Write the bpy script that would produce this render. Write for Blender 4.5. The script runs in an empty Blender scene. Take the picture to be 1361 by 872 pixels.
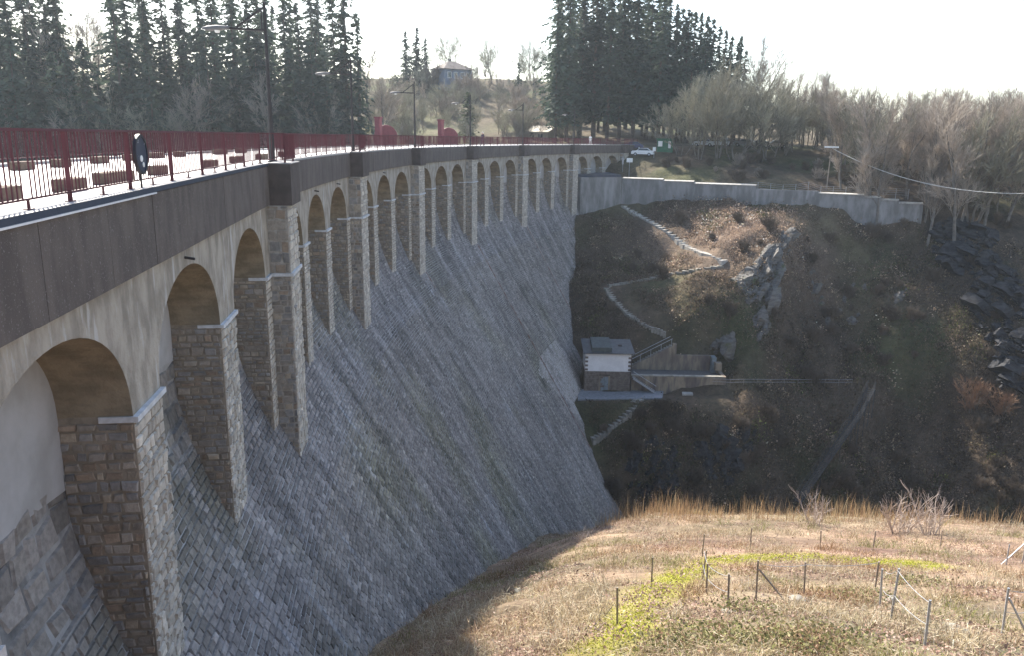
import bpy, bmesh, math, random
import numpy as np
from mathutils import Matrix, Vector

# ------------------------------------------------------------------ camera, world, sun
scene = bpy.context.scene
R = math.radians
CAM_H, PITCH, ROLL, FPX, IW, IH = 1.1765, .2365, .0151, 1055.0, 1361, 872
cam_d = bpy.data.cameras.new('camera')
cam = bpy.data.objects.new('camera', cam_d)
scene.collection.objects.link(cam)
cam_d.sensor_width = 36.0
cam_d.lens = FPX / IW * 36.0
cam_d.clip_start, cam_d.clip_end = .1, 8000
cam.matrix_world = Matrix.Translation((0, 0, CAM_H)) @ Matrix.Rotation(math.pi/2-PITCH, 4, 'X') @ Matrix.Rotation(ROLL, 4, 'Z')
scene.camera = cam
SUN_AZ, SUN_EL = -31.5, 40.0          # degrees from +Y towards +X, and above the horizon
world = bpy.data.worlds.new('World'); scene.world = world; world.use_nodes = True
wn = world.node_tree.nodes; wl = world.node_tree.links; wn.clear()
sky = wn.new('ShaderNodeTexSky'); sky.sky_type = 'NISHITA'; sky.sun_disc = False
sky.sun_elevation = R(SUN_EL); sky.sun_rotation = R(SUN_AZ % 360)
sky.air_density, sky.dust_density, sky.ozone_density = 1.0, 1.2, 1.0
bg = wn.new('ShaderNodeBackground'); bg.inputs['Strength'].default_value = .125
wo = wn.new('ShaderNodeOutputWorld')
wl.new(sky.outputs[0], bg.inputs[0]); wl.new(bg.outputs[0], wo.inputs[0])
sun_d = bpy.data.lights.new('sun', 'SUN'); sun_d.energy = 4.7; sun_d.angle = R(.53); sun_d.color = (1, .95, .87)
sun = bpy.data.objects.new('sun', sun_d); scene.collection.objects.link(sun)
L = Vector((math.sin(R(SUN_AZ))*math.cos(R(SUN_EL)), math.cos(R(SUN_AZ))*math.cos(R(SUN_EL)), math.sin(R(SUN_EL))))
sun.rotation_euler = L.to_track_quat('Z', 'Y').to_euler()
sun.location = L*300
vs = scene.view_settings
vs.view_transform = 'Standard'; vs.look = 'None'; vs.gamma = 1; vs.use_curve_mapping = False
vs.exposure = 1.5
vs.use_white_balance = True; vs.white_balance_temperature = 6750; vs.white_balance_tint = 10
scene.cycles.max_bounces = 6; scene.cycles.diffuse_bounces = 3; scene.cycles.transparent_max_bounces = 8
scene.cycles.volume_bounces = 0

rng = np.random.default_rng(7); random.seed(7)
COL = scene.collection

# ------------------------------------------------------------------ helpers: naming, meshes
def tag(o, label=None, cat=None, group=None, kind=None):
    if label: o['label'] = label
    if cat: o['category'] = cat
    if group: o['group'] = group
    if kind: o['kind'] = kind
    return o
def empty(name, loc=(0, 0, 0), rz=0, **k):
    o = bpy.data.objects.new(name, None); COL.objects.link(o)
    o.location = loc; o.rotation_euler = (0, 0, rz); o.empty_display_size = .2
    return tag(o, **k)
def mesh_np(name, V, F, mat, parent=None, col=None, sv=None, smooth=False, link=True):
    me = bpy.data.meshes.new(name)
    V = np.asarray(V, float)
    if isinstance(F, np.ndarray): F = F.tolist()
    me.from_pydata(V.tolist(), [], F)
    if col is not None:
        a = me.color_attributes.new('Col', 'FLOAT_COLOR', 'POINT')
        c = np.ones((len(V), 4), np.float32); c[:, :3] = col
        a.data.foreach_set('color', c.ravel())
    if sv is not None:
        a = me.attributes.new('sv', 'FLOAT_VECTOR', 'POINT')
        c = np.zeros((len(V), 3), np.float32); c[:, :2] = sv
        a.data.foreach_set('vector', c.ravel())
    if smooth: me.polygons.foreach_set('use_smooth', [True]*len(me.polygons))
    me.materials.append(mat)
    if not link: return me
    o = bpy.data.objects.new(name, me); COL.objects.link(o)
    if parent is not None: o.parent = parent
    return o
class MB:
    def __init__(s): s.v = []; s.f = []
    def add(s, V, F):
        b = len(s.v); s.v += [tuple(map(float, p)) for p in V]; s.f += [tuple(int(i)+b for i in q) for q in F]
        return s
    def hexa(s, P8):   # bottom 4 ccw, top 4 ccw
        return s.add(P8, [(3,2,1,0),(4,5,6,7),(0,1,5,4),(1,2,6,5),(2,3,7,6),(3,0,4,7)])
    def box(s, x0, x1, y0, y1, z0, z1):
        return s.hexa([(x0,y0,z0),(x1,y0,z0),(x1,y1,z0),(x0,y1,z0),(x0,y0,z1),(x1,y0,z1),(x1,y1,z1),(x0,y1,z1)])
    def bar(s, a, b, w, d=None, up=(0, 0, 1)):
        a, b = Vector(a), Vector(b); d = w if d is None else d
        t = (b-a).normalized(); u = Vector(up)
        if abs(t.dot(u)) > .99: u = Vector((1, 0, 0)) if up == (0, 0, 1) else Vector((0, 0, 1))
        x = t.cross(u).normalized(); y = x.cross(t)
        q = [(-x*w/2-y*d/2), (x*w/2-y*d/2), (x*w/2+y*d/2), (-x*w/2+y*d/2)]
        return s.hexa([a+c for c in q]+[b+c for c in q])
    def tube(s, pts, rad, n=6, cap=True):
        pts = [Vector(p) for p in pts]; m = len(pts); rad = rad if hasattr(rad, '__len__') else [rad]*m
        b = len(s.v); x = None
        for i, p in enumerate(pts):
            t = (pts[min(i+1, m-1)]-pts[max(i-1, 0)]).normalized()
            if x is None:
                x = t.cross(Vector((0, 0, 1)) if abs(t.z) < .9 else Vector((1, 0, 0))).normalized()
            else: x = (x-t*x.dot(t)).normalized()
            y = t.cross(x)
            for k in range(n):
                a = 2*math.pi*k/n; s.v.append(tuple(p+(x*math.cos(a)+y*math.sin(a))*rad[i]))
        for i in range(m-1):
            for k in range(n):
                k2 = (k+1) % n; s.f.append((b+i*n+k, b+i*n+k2, b+(i+1)*n+k2, b+(i+1)*n+k))
        if cap:
            s.f.append(tuple(b+k for k in reversed(range(n)))); s.f.append(tuple(b+(m-1)*n+k for k in range(n)))
        return s
    def build(s, name, mat, parent=None, smooth=False, bevel=0):
        o = mesh_np(name, s.v, s.f, mat, parent, smooth=smooth)
        if bevel:
            m = o.modifiers.new('bevel', 'BEVEL'); m.width = bevel; m.segments = 2; m.limit_method = 'ANGLE'
        return o

# ------------------------------------------------------------------ helpers: materials
def pmat(name, c1, c2=None, scale=3., rough=.85, bump=0., bscale=18., attr=False, stretch=(1, 1, 1), spec=.3,
         lo=.35, hi=.65, c3=None, s3=(1, 1, 1), scale3=1., lo3=.55, hi3=.75, coord='pos', metal=0., bdist=.05, detail=6, trans=0., rnd=0.):
    m = bpy.data.materials.new(name); m.use_nodes = True
    N = m.node_tree.nodes; K = m.node_tree.links; N.clear()
    out = N.new('ShaderNodeOutputMaterial'); bs = N.new('ShaderNodeBsdfPrincipled')
    K.new(bs.outputs[0], out.inputs[0])
    bs.inputs['Roughness'].default_value = rough; bs.inputs['Metallic'].default_value = metal
    bs.inputs['Specular IOR Level'].default_value = spec
    if coord == 'pos': vec = N.new('ShaderNodeNewGeometry').outputs['Position']
    elif coord == 'sv':
        a = N.new('ShaderNodeAttribute'); a.attribute_name = 'sv'; vec = a.outputs['Vector']
    else: vec = N.new('ShaderNodeTexCoord').outputs['Object']
    def noise(sc, st, det=detail):
        mp = N.new('ShaderNodeVectorMath'); mp.operation = 'MULTIPLY'; mp.inputs[1].default_value = st
        K.new(vec, mp.inputs[0])
        n = N.new('ShaderNodeTexNoise'); n.inputs['Scale'].default_value = sc; n.inputs['Detail'].default_value = det
        n.inputs['Roughness'].default_value = .6
        K.new(mp.outputs[0], n.inputs['Vector']); return n.outputs[0]
    def ramp(src, a, b):
        r = N.new('ShaderNodeMapRange'); r.inputs[1].default_value = a; r.inputs[2].default_value = b
        r.interpolation_type = 'SMOOTHSTEP'
        K.new(src, r.inputs[0]); return r.outputs[0]
    def mix(fac, a, b, mode='MIX'):
        x = N.new('ShaderNodeMix'); x.data_type = 'RGBA'; x.blend_type = mode
        for sock, v in ((x.inputs['Factor'], fac), (x.inputs[6], a), (x.inputs[7], b)):
            if isinstance(v, bpy.types.NodeSocket): K.new(v, sock)
            elif isinstance(v, (int, float)): sock.default_value = v
            else: sock.default_value = (*v, 1)
        return x.outputs[2]
    c2 = c2 or tuple(v*.75 for v in c1)
    c = mix(ramp(noise(scale, stretch), lo, hi), c1, c2)
    if c3: c = mix(ramp(noise(scale3, s3), lo3, hi3), c, c3)
    if attr:
        a = N.new('ShaderNodeAttribute'); a.attribute_name = 'Col'
        c = mix(1., c, a.outputs['Color'], 'MULTIPLY')
    if rnd:
        oi = N.new('ShaderNodeObjectInfo'); mr = N.new('ShaderNodeMapRange'); mr.inputs[3].default_value = 1-rnd; mr.inputs[4].default_value = 1+rnd
        K.new(oi.outputs['Random'], mr.inputs[0]); c = mix(1., c, mr.outputs[0], 'MULTIPLY')
    K.new(c, bs.inputs['Base Color'])
    if bump:
        b = N.new('ShaderNodeBump'); b.inputs['Strength'].default_value = bump; b.inputs['Distance'].default_value = bdist
        K.new(noise(bscale, (1, 1, 1), 8), b.inputs['Height']); K.new(b.outputs[0], bs.inputs['Normal'])
    if trans:
        t = N.new('ShaderNodeBsdfTranslucent'); K.new(c, t.inputs[0]); mx = N.new('ShaderNodeMixShader')
        mx.inputs[0].default_value = trans; K.new(bs.outputs[0], mx.inputs[1]); K.new(t.outputs[0], mx.inputs[2])
        K.new(mx.outputs[0], out.inputs[0])
    return m
M = {}
M['stone_face'] = pmat('face_stone', (.30, .265, .235), (.208, .184, .164), 6, .8, .5, 14, attr=True, coord='sv', stretch=(1, 1, 1),
                       c3=(.36, .37, .39), s3=(1.1, .12, 1), scale3=1.3, lo3=.55, hi3=.8)
M['mortar_face'] = pmat('face_mortar', (.40, .39, .38), (.08, .08, .08), .45, .95, .4, 20, coord='sv',
                        c3=(.42, .42, .42), s3=(1, .15, 1), scale3=.9, lo3=.5, hi3=.75)
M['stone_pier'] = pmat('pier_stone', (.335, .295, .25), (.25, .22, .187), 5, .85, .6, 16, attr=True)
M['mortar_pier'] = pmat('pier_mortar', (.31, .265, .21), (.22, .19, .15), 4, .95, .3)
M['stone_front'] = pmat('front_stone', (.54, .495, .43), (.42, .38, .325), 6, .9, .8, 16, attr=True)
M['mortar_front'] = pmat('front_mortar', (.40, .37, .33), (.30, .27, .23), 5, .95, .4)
M['concrete'] = pmat('arch_concrete', (.42, .375, .315), (.26, .23, .19), 2.2, .9, .8, 9, stretch=(1, 1, .5),
                     c3=(.47, .45, .42), s3=(1.6, 1.6, .3), scale3=1.6, lo3=.57, hi3=.66)
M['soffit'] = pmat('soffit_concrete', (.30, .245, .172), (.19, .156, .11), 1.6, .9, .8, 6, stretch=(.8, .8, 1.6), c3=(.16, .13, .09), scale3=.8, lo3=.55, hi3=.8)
M['fill'] = pmat('render_coat', (.44, .43, .43), (.34, .33, .32), .7, .9, .25, 8)
M['ledge'] = pmat('ledge_stone', (.62, .63, .65), (.48, .48, .48), 4, .8, .2)
M['fascia'] = pmat('parapet_aggregate', (.150, .126, .112), (.105, .088, .079), 2, .88, .5, 70, stretch=(1, 1, .35),
                   c3=(.24, .22, .21), s3=(1, 1, 1), scale3=26, lo3=.58, hi3=.68)
M['fascia_box'] = pmat('parapet_box_aggregate', (.115, .095, .085), (.085, .07, .063), 2, .88, .5, 70,
                       c3=(.2, .18, .17), scale3=22, lo3=.68, hi3=.74)
M['coping'] = pmat('blue_flashing', (.035, .048, .075), (.05, .06, .085), 2, .45, .05)
M['trim'] = pmat('white_trim', (.75, .75, .75), (.65, .65, .66), 3, .6)
M['kerb'] = pmat('kerb_concrete', (.42, .40, .38), (.30, .29, .28), 5, .85, .3)
M['deck'] = pmat('deck_concrete', (.62, .60, .57), (.52, .5, .48), .8, .5, .1)
M['red'] = pmat('red_paint', (.115, .030, .038), (.085, .022, .028), 3, .5, 0)
M['red2'] = pmat('red_panel_paint', (.22, .06, .07), (.18, .05, .06), 3, .5, 0)
M['block'] = pmat('brown_block', (.17, .12, .09), (.11, .078, .058), 6, .9, .4)
M['dark'] = pmat('dark_steel', (.05, .045, .045), (.035, .03, .03), 4, .55, metal=.0)
M['galv'] = pmat('galvanised_steel', (.42, .43, .45), (.33, .34, .36), 6, .5, metal=.3)
M['white'] = pmat('white_paint', (.8, .8, .78), (.72, .72, .70), 2, .7)
M['black'] = pmat('black_rubber', (.02, .02, .02), (.03, .03, .03), 4, .7)
M['glass'] = pmat('dark_glass', (.03, .04, .05), (.04, .05, .06), 2, .1, spec=.6)
M['wall_conc'] = pmat('old_wall_concrete', (.265, .26, .255), (.155, .152, .148), .8, .92, .5, 7, stretch=(1, 1, .35),
                      c3=(.31, .305, .30), s3=(1, 1, .2), scale3=.9, lo3=.55, hi3=.75)
M['slab'] = pmat('pale_slab', (.46, .44, .40), (.32, .30, .27), 2, .85, .3)
M['step'] = pmat('step_stone', (.30, .285, .25), (.18, .17, .145), 1.5, .9, .4)
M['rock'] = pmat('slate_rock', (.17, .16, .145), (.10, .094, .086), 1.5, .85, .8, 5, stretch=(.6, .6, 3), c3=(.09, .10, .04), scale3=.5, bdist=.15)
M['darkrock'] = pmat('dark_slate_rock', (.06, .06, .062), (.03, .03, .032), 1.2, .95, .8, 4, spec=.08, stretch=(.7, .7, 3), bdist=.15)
M['terrain'] = pmat('earth', (1, .97, .92), (.62, .60, .56), .9, .97, .9, 2.2, attr=True, bdist=.25, c3=(.45, .44, .40), scale3=3.2, lo3=.5, hi3=.7)
M['litter'] = pmat('dead_vegetation', (1, 1, 1), (.75, .73, .7), 2, .9, attr=True, trans=.3)
M['needle'] = pmat('spruce_needles', (.068, .092, .062), (.040, .056, .042), .35, .75, coord='obj', trans=.3, rnd=.4)
M['needle2'] = pmat('light_needles', (.085, .105, .05), (.05, .065, .035), .5, .75, coord='obj', trans=.3)
M['bark'] = pmat('spruce_bark', (.13, .095, .075), (.08, .06, .048), 2, .95, .4, coord='obj')
M['bark2'] = pmat('grey_bark', (.20, .18, .155), (.13, .115, .10), 2, .95, .3, coord='obj')
M['twig'] = pmat('bare_twigs', (.37, .315, .26), (.27, .225, .185), .3, .9, coord='obj', rnd=.3)
M['twig2'] = pmat('olive_twigs', (.33, .31, .225), (.24, .22, .165), .3, .9, coord='obj', rnd=.25)
M['twig3'] = pmat('russet_twigs', (.27, .165, .10), (.19, .12, .08), .3, .9, coord='obj')
M['water'] = pmat('lake_water', (.02, .03, .035), (.025, .035, .04), .02, .08, .15, .8, spec=.5)
M['roof'] = pmat('slate_roof', (.10, .108, .115), (.07, .075, .08), 2, .6, .2)
M['rooflid'] = pmat('roof_felt', (.075, .095, .095), (.05, .062, .062), 2, .6, .2)
M['render'] = pmat('white_render', (.78, .77, .76), (.70, .69, .68), 1.5, .85, .1)
M['rubble'] = pmat('rubble_stone', (.20, .165, .14), (.12, .10, .085), 3, .9, .9, 5, bdist=.1)
M['door'] = pmat('steel_door', (.20, .24, .26), (.16, .19, .2), 3, .6)
M['stain_wall'] = pmat('stained_concrete', (.30, .25, .18), (.15, .12, .10), .9, .92, .4, 8, stretch=(1, 1, .3), c3=(.10, .085, .085), s3=(1, 1, .2), scale3=.8, lo3=.5, hi3=.7)
M['gravel'] = pmat('gravel_pad', (.24, .245, .26), (.17, .175, .185), 3, .95, .5)
M['blue'] = pmat('blue_boards', (.20, .235, .30), (.165, .195, .25), 3, .7)
M['tile'] = pmat('brown_roof_tiles', (.17, .145, .13), (.12, .10, .09), 3, .85, .2)
M['green'] = pmat('green_paint', (.03, .14, .08), (.025, .11, .06), 2, .6)
M['plank'] = pmat('grey_boards', (.30, .27, .23), (.21, .19, .16), 3, .9, .3, stretch=(4, 4, .4))
M['corr'] = pmat('pale_sheet_roof', (.50, .45, .37), (.40, .36, .30), 2, .7)
M['cable'] = pmat('pale_cable', (.62, .60, .55), (.55, .53, .5), 2, .6)
M['asphalt'] = pmat('asphalt', (.10, .10, .10), (.075, .075, .075), 4, .9, .3)
M['wood'] = pmat('weathered_post', (.30, .255, .215), (.21, .18, .15), 5, .9, .3)
M['skin'] = pmat('skin', (.5, .33, .25), (.45, .3, .22), 5, .6)
M['cloth_dark'] = pmat('dark_clothes', (.06, .04, .07), (.045, .03, .05), 5, .9)
M['cloth_white'] = pmat('pale_clothes', (.65, .65, .65), (.55, .55, .55), 5, .9)
M['hat'] = pmat('grey_hat', (.5, .5, .5), (.4, .4, .4), 5, .9)
def paint(name, c): return pmat(name, c, tuple(v*.9 for v in c), 3, .3, spec=.5)

# ------------------------------------------------------------------ helpers: photo rays and the dam's plan curve
def ray(x, y):
    dx, dy = x-IW/2, y-IH/2; cr, sr = math.cos(ROLL), math.sin(ROLL)
    a = cr*dx+sr*dy; b = -sr*dx+cr*dy; c, s = math.cos(PITCH), math.sin(PITCH)
    d = np.array([a, FPX*c-b*s, -FPX*s-b*c]); return d/np.hypot(d[0], d[1])
def at(x, y, r):
    d = ray(x, y); return np.array([d[0]*r, d[1]*r, CAM_H+d[2]*r])
def onz(x, y, z):
    d = ray(x, y); t = (z-CAM_H)/d[2]; return np.array([d[0]*t, d[1]*t, z])
def topix(P):
    P = np.asarray(P, float); X, Y, Z = P[..., 0], P[..., 1], P[..., 2]-CAM_H
    c, s = math.cos(PITCH), math.sin(PITCH); d = np.maximum(Y*c-Z*s, .1); u = Y*s+Z*c
    x = FPX*X/d; y = -FPX*u/d; cr, sr = math.cos(ROLL), math.sin(ROLL)
    return np.stack([IW/2+cr*x-sr*y, IH/2+sr*x+cr*y], -1)
SS = np.arange(-60, 150, .25)
_k = np.interp(SS, [-40, -6, 0, 12, 30, 60, 110], [0, 0, .0055, .0055, .0053, .0054, .0054])
_i0 = int(np.argmin(abs(SS))); _psi = np.cumsum(_k)*.25; PSI = _psi-_psi[_i0]-.1237
_x = np.cumsum(np.sin(PSI)*.25); _y = np.cumsum(np.cos(PSI)*.25)
PX = _x-_x[_i0]-9.1051; PY = _y-_y[_i0]+29.8879
def pl(s, off, z):
    s = np.asarray(s, float); q = np.interp(s, SS, PSI); x = np.interp(s, SS, PX); y = np.interp(s, SS, PY)
    return np.stack(np.broadcast_arrays(x+np.cos(q)*off, y-np.sin(q)*off, np.asarray(z, float)), -1)
def so(x, y):
    i = int(np.argmin((PX-x)**2+(PY-y)**2)); q = PSI[i]; v = (x-PX[i], y-PY[i])
    return SS[i]+v[0]*math.sin(q)+v[1]*math.cos(q), v[0]*math.cos(q)-v[1]*math.sin(q)
PROF = np.array([(-1.5, 0), (-1.5, -5.6), (-1.42, -6.3), (-1.27, -7.1), (-1.02, -7.95), (-.72, -8.8), (-.38, -9.6), (0, -10.35), (.5, -11.35), (.5+.594*58.65, -70)])
def offz(z): return np.interp(-np.asarray(z, float), -PROF[:, 1], PROF[:, 0])

# ------------------------------------------------------------------ terrain
toe_y = np.array([10, 24.1, 31.7, 40.5, 55.2, 67.5, 77.3, 90.6]); toe_x = np.array([-6.5, -4.8, -3.9, -2.4, .8, 4.5, 8.3, 14.4]); toe_z = np.array([-10.5, -16.4, -19.7, -23.6, -29.6, -34.6, -40.5, -48.5])
C = [(float(np.interp(y, toe_y, toe_x)), y, float(np.interp(y, toe_y, toe_z))) for y in np.arange(12, 68, 3.)]
for x, y, z in zip(toe_x[:-1], toe_y[:-1], toe_z[:-1]): C.append((x, y, z))
for y in (10, 17, 24, 31, 38, 45, 52, 58):                 # near slope, right of the toe gully
    x0 = np.interp(y, toe_y, toe_x); z0 = np.interp(y, toe_y, toe_z)
    for dx in (3.5, 7):
        if y < 53: C.append((x0+dx, y, z0+.38*dx))
    for X in (12, 22, 34, 46, 60):
        if X > x0+9: C.append((X, y-.06*(X-12), z0+2.9+.02*(X-12)))
for X in (12, 22, 32): C.append((X, 62.5-.05*(X-12), -31.0)); C.append((X, 69-.05*(X-12), -40)); C.append((X, 76, -48.5))
for X in (45, 60): C += [(X, 59, -30.6), (X, 66, -39), (X, 74, -49)]
C += [(16, 84, -50.5), (30, 83, -51), (45, 84, -53), (70, 80, -56), (110, 72, -58), (160, 60, -60)]
far_contact = [(14.4, 90.6, -46.5), (12.9, 90.7, -42.4), (11, 92.4, -38.7), (9.5, 98.7, -33.5), (9.3, 106.9, -29.2), (9, 114.7, -24.5), (9.7, 124.5, -19.4), (10.7, 136.6, -12.2)]
C += far_contact
for q in ((790, 522), (840, 522), (880, 522), (965, 513), (1060, 511), (1150, 513)): C.append(tuple(onz(*q, -32.2)))
for q in ((800, 508, 104), (850, 505, 105), (930, 500, 108.5)): p = at(*q); C.append((p[0], p[1], -31.6))
for q in [(830, 560, 97), (830, 620, 93), (900, 560, 98), (900, 630, 93), (980, 560, 101), (980, 640, 95), (1055, 672, 97), (1108, 592, 104),
          (1150, 600, 109), (1250, 600, 116), (1340, 600, 115), (1220, 670, 109), (1340, 680, 110),
          (880, 350, 127.5), (840, 330, 131), (965, 352, 122.5), (1000, 330, 125), (1040, 310, 126.5), (940, 310, 131), (985, 300, 130), (805, 380, 118), (890, 452, 108.5), (940, 420, 112.5), (965, 400, 114.5),
          (985, 372, 118), (1045, 330, 124), (1000, 440, 112.5), (1030, 400, 117), (968, 462, 108.5),
          (1075, 360, 129), (1065, 400, 124), (1060, 460, 117), (1120, 350, 133), (1130, 420, 126), (1150, 470, 121.5), (1220, 380, 131), (1220, 450, 125),
          (1300, 430, 127), (1300, 520, 120), (1260, 330, 139), (1300, 330, 139), (1361, 340, 139), (1361, 450, 126), (1361, 540, 119), (1290, 285, 147), (1361, 290, 148)]:
    C.append(tuple(at(*q)))
_A = np.array([18.9, 141.7]); _B = np.array([63.9, 124.6]); _e = (_B-_A)/np.hypot(*(_B-_A)); _n = np.array([_e[1], -_e[0]]); _n = _n if _n[1] < 0 else -_n
for xp, yp in ((830, 273), (865, 270), (900, 269), (950, 271), (1000, 273), (1050, 277), (1090, 283), (1130, 292), (1142, 306), (1180, 312), (1232, 318)):
    d = ray(xp, yp); A0 = _A+_n*.7; t, u = np.linalg.solve(np.array([[d[0], -_e[0]], [d[1], -_e[1]]]), A0); C.append((d[0]*t, d[1]*t, CAM_H+d[2]*t))
for q in ((772, 532), (800, 533), (830, 533), (860, 533), (880, 532), (775, 517), (860, 515)): p = onz(*q, -32.0); C.append((p[0], p[1], -32.0))
C += [(18, 150, -5.5), (22, 146, -5.6), (30, 140.8, -5.6), (42, 136.2, -5.9), (55, 131.2, -6.8), (63, 128.2, -7.8)]
C += [(27, 152, -2.6), (40, 149, -3.0), (55, 145, -3.8), (68, 139, -6), (85, 135, -9)]
C += [(24, 163, -.12), (30, 163, -.1), (45, 160, -.1), (60, 158, -.1), (35, 175, .0), (60, 172, .3), (22, 175, 0)]
C += [tuple(at(1150, 228, 150)), tuple(at(1250, 250, 150)), tuple(at(1361, 262, 155)), tuple(at(1200, 205, 165)), tuple(at(1361, 215, 175))]
C += [(115, 155, -4), (145, 125, -14), (130, 90, -35), (160, 190, 2), (100, 220, 3), (40, 220, 4), (0, 235, 11), (-40, 225, 8), (-20, 255, 18), (20, 260, 18), (-40, 270, 19), (0, 190, 1.5), (-15, 185, .8), (-30, 190, 1)]
C += [(-90, 170, -2.5), (-90, 182, 1.5), (-60, 180, 0), (-130, 150, -2.5), (-140, 163, 1.5), (-180, 120, 0), (-110, 215, 6), (-150, 260, 14), (-60, 240, 10), (-60, 280, 19)]
C += [(-25, 20, -13), (-25, 60, -13), (-28, 100, -13), (-10, 140, -13), (-70, 60, -13), (-70, 120, -12), (-40, 155, -10), (0, 168, -3), (-160, 20, -6), (-210, -60, 6), (-80, -60, 2)]
C += [(0, -3, -.45), (15, -3, -.45), (-15, -3, -.3), (40, -6, -.5), (0, 2.2, -.5), (14, 2.2, -.6), (30, 1.5, -.7), (-18, -20, 0), (80, -10, -2), (80, 25, -18), (90, 50, -32)]
C += [(-300, 300, 20), (0, 420, 18), (120, 260, 2), (200, 260, 0), (300, 300, 2), (300, 0, -6), (0, -300, 6), (-400, 0, 12), (0, 900, 14), (900, 900, 4), (-900, 900, 20), (900, -200, 4), (-900, -200, 12), (500, 100, 2)]
C = np.array(C, float)
# drop near-duplicates, then a smooth interpolating surface through the rest
keep = []
for i in range(len(C)):
    if all((C[i, 0]-C[j, 0])**2+(C[i, 1]-C[j, 1])**2 > 1.5 for j in keep): keep.append(i)
C = C[keep]
D = np.hypot(C[:, None, 0]-C[None, :, 0], C[:, None, 1]-C[None, :, 1])
A = np.zeros((len(C)+1, len(C)+1)); A[:-1, :-1] = -D - np.eye(len(C))*.15; A[-1, :-1] = 1; A[:-1, -1] = 1
_w = np.linalg.solve(A, np.r_[C[:, 2], 0])
_perm = np.random.default_rng(3).permutation(4096); _val = np.random.default_rng(4).random(4096)*2-1
def vnoise(x, y):
    xi = np.floor(x).astype(int); yi = np.floor(y).astype(int); fx = x-xi; fy = y-yi
    fx = fx*fx*(3-2*fx); fy = fy*fy*(3-2*fy)
    g = lambda a, b: _val[_perm[(a+_perm[b & 4095]) & 4095]]
    return (g(xi, yi)*(1-fx)+g(xi+1, yi)*fx)*(1-fy)+(g(xi, yi+1)*(1-fx)+g(xi+1, yi+1)*fx)*fy
def fbm(x, y, o=4):
    r = 0; a = 1
    for k in range(o): r = r+a*vnoise(x*2**k+17*k, y*2**k+5*k); a *= .5
    return r
def terr_base(x, y):
    x = np.asarray(x, float); y = np.asarray(y, float); sh = x.shape; x = x.ravel(); y = y.ravel(); z = np.zeros_like(x)
    for i in range(0, len(x), 4000):
        xx, yy = x[i:i+4000, None], y[i:i+4000, None]
        z[i:i+4000] = -np.hypot(xx-C[:, 0], yy-C[:, 1])@_w[:-1]+_w[-1]
    return z.reshape(sh)
gx = np.unique(np.r_[np.arange(-1200, -420, 90), np.arange(-420, -40, 12), np.arange(-40, 95, 1.0), np.arange(95, 130, 2.5), np.arange(130, 450, 12), np.arange(450, 1300, 90)])
gy = np.unique(np.r_[np.arange(-600, -30, 90), np.arange(-30, 6, 2.), np.arange(6, 165, 1.0), np.arange(165, 300, 3.5), np.arange(300, 480, 15), np.arange(480, 1400, 90)])
GX, GY = np.meshgrid(gx, gy, indexing='ij')
GZ = terr_base(GX, GY)
steep = np.hypot(*np.gradient(GZ, gx, gy))
rough = np.clip(steep-.25, 0, 1.2)
hillside = (GX > 5) & (GY > 64) & (GY < 160)
GZ = GZ+fbm(GX/7, GY/7)*np.where(hillside, .35+.9*rough, .14)+fbm(GX/2.3, GY/2.3, 2)*np.where(hillside, .22+.45*rough, .10)
_hl = onz(776, 521, -32.0); _hr = onz(838, 521, -32.0); _ang = math.atan2(_hr[1]-_hl[1], _hr[0]-_hl[0])-.06
_lx = (GX-_hl[0])*math.cos(_ang)+(GY-_hl[1])*math.sin(_ang); _ly = -(GX-_hl[0])*math.sin(_ang)+(GY-_hl[1])*math.cos(_ang)
GZ = np.where((_lx > -1.5) & (_lx < 20.5) & (_ly > .3) & (_ly < 6.6), np.minimum(GZ, -30.6), GZ)
GZ = np.where((_lx > -3) & (_lx < 13) & (_ly > -5.5) & (_ly <= .3), -32.02, GZ)
GZ = np.where((_lx > 13) & (_lx < 20.5) & (_ly > -3.2) & (_ly <= .3), np.minimum(GZ, -32.0), GZ)
def T(x, y):
    x = float(x); y = float(y); i = min(max(int(np.searchsorted(gx, x))-1, 0), len(gx)-2); j = min(max(int(np.searchsorted(gy, y))-1, 0), len(gy)-2)
    u = (x-gx[i])/(gx[i+1]-gx[i]); v = (y-gy[j])/(gy[j+1]-gy[j])
    return (GZ[i, j]*(1-u)+GZ[i+1, j]*u)*(1-v)+(GZ[i, j+1]*(1-u)+GZ[i+1, j+1]*u)*v
def TV(x, y):
    i = np.clip(np.searchsorted(gx, x)-1, 0, len(gx)-2); j = np.clip(np.searchsorted(gy, y)-1, 0, len(gy)-2)
    u = (x-gx[i])/(gx[i+1]-gx[i]); v = (y-gy[j])/(gy[j+1]-gy[j])
    return (GZ[i, j]*(1-u)+GZ[i+1, j]*u)*(1-v)+(GZ[i, j+1]*(1-u)+GZ[i+1, j+1]*u)*v
def hit(x, y, r0=6, r1=400):
    """first point of the terrain on the photo ray through pixel x, y"""
    d = ray(x, y); r = np.arange(r0, r1, .15)
    k = np.argmax(CAM_H+d[2]*r < TV(d[0]*r, d[1]*r)); return np.array([d[0]*r[k], d[1]*r[k], CAM_H+d[2]*r[k]])
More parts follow.
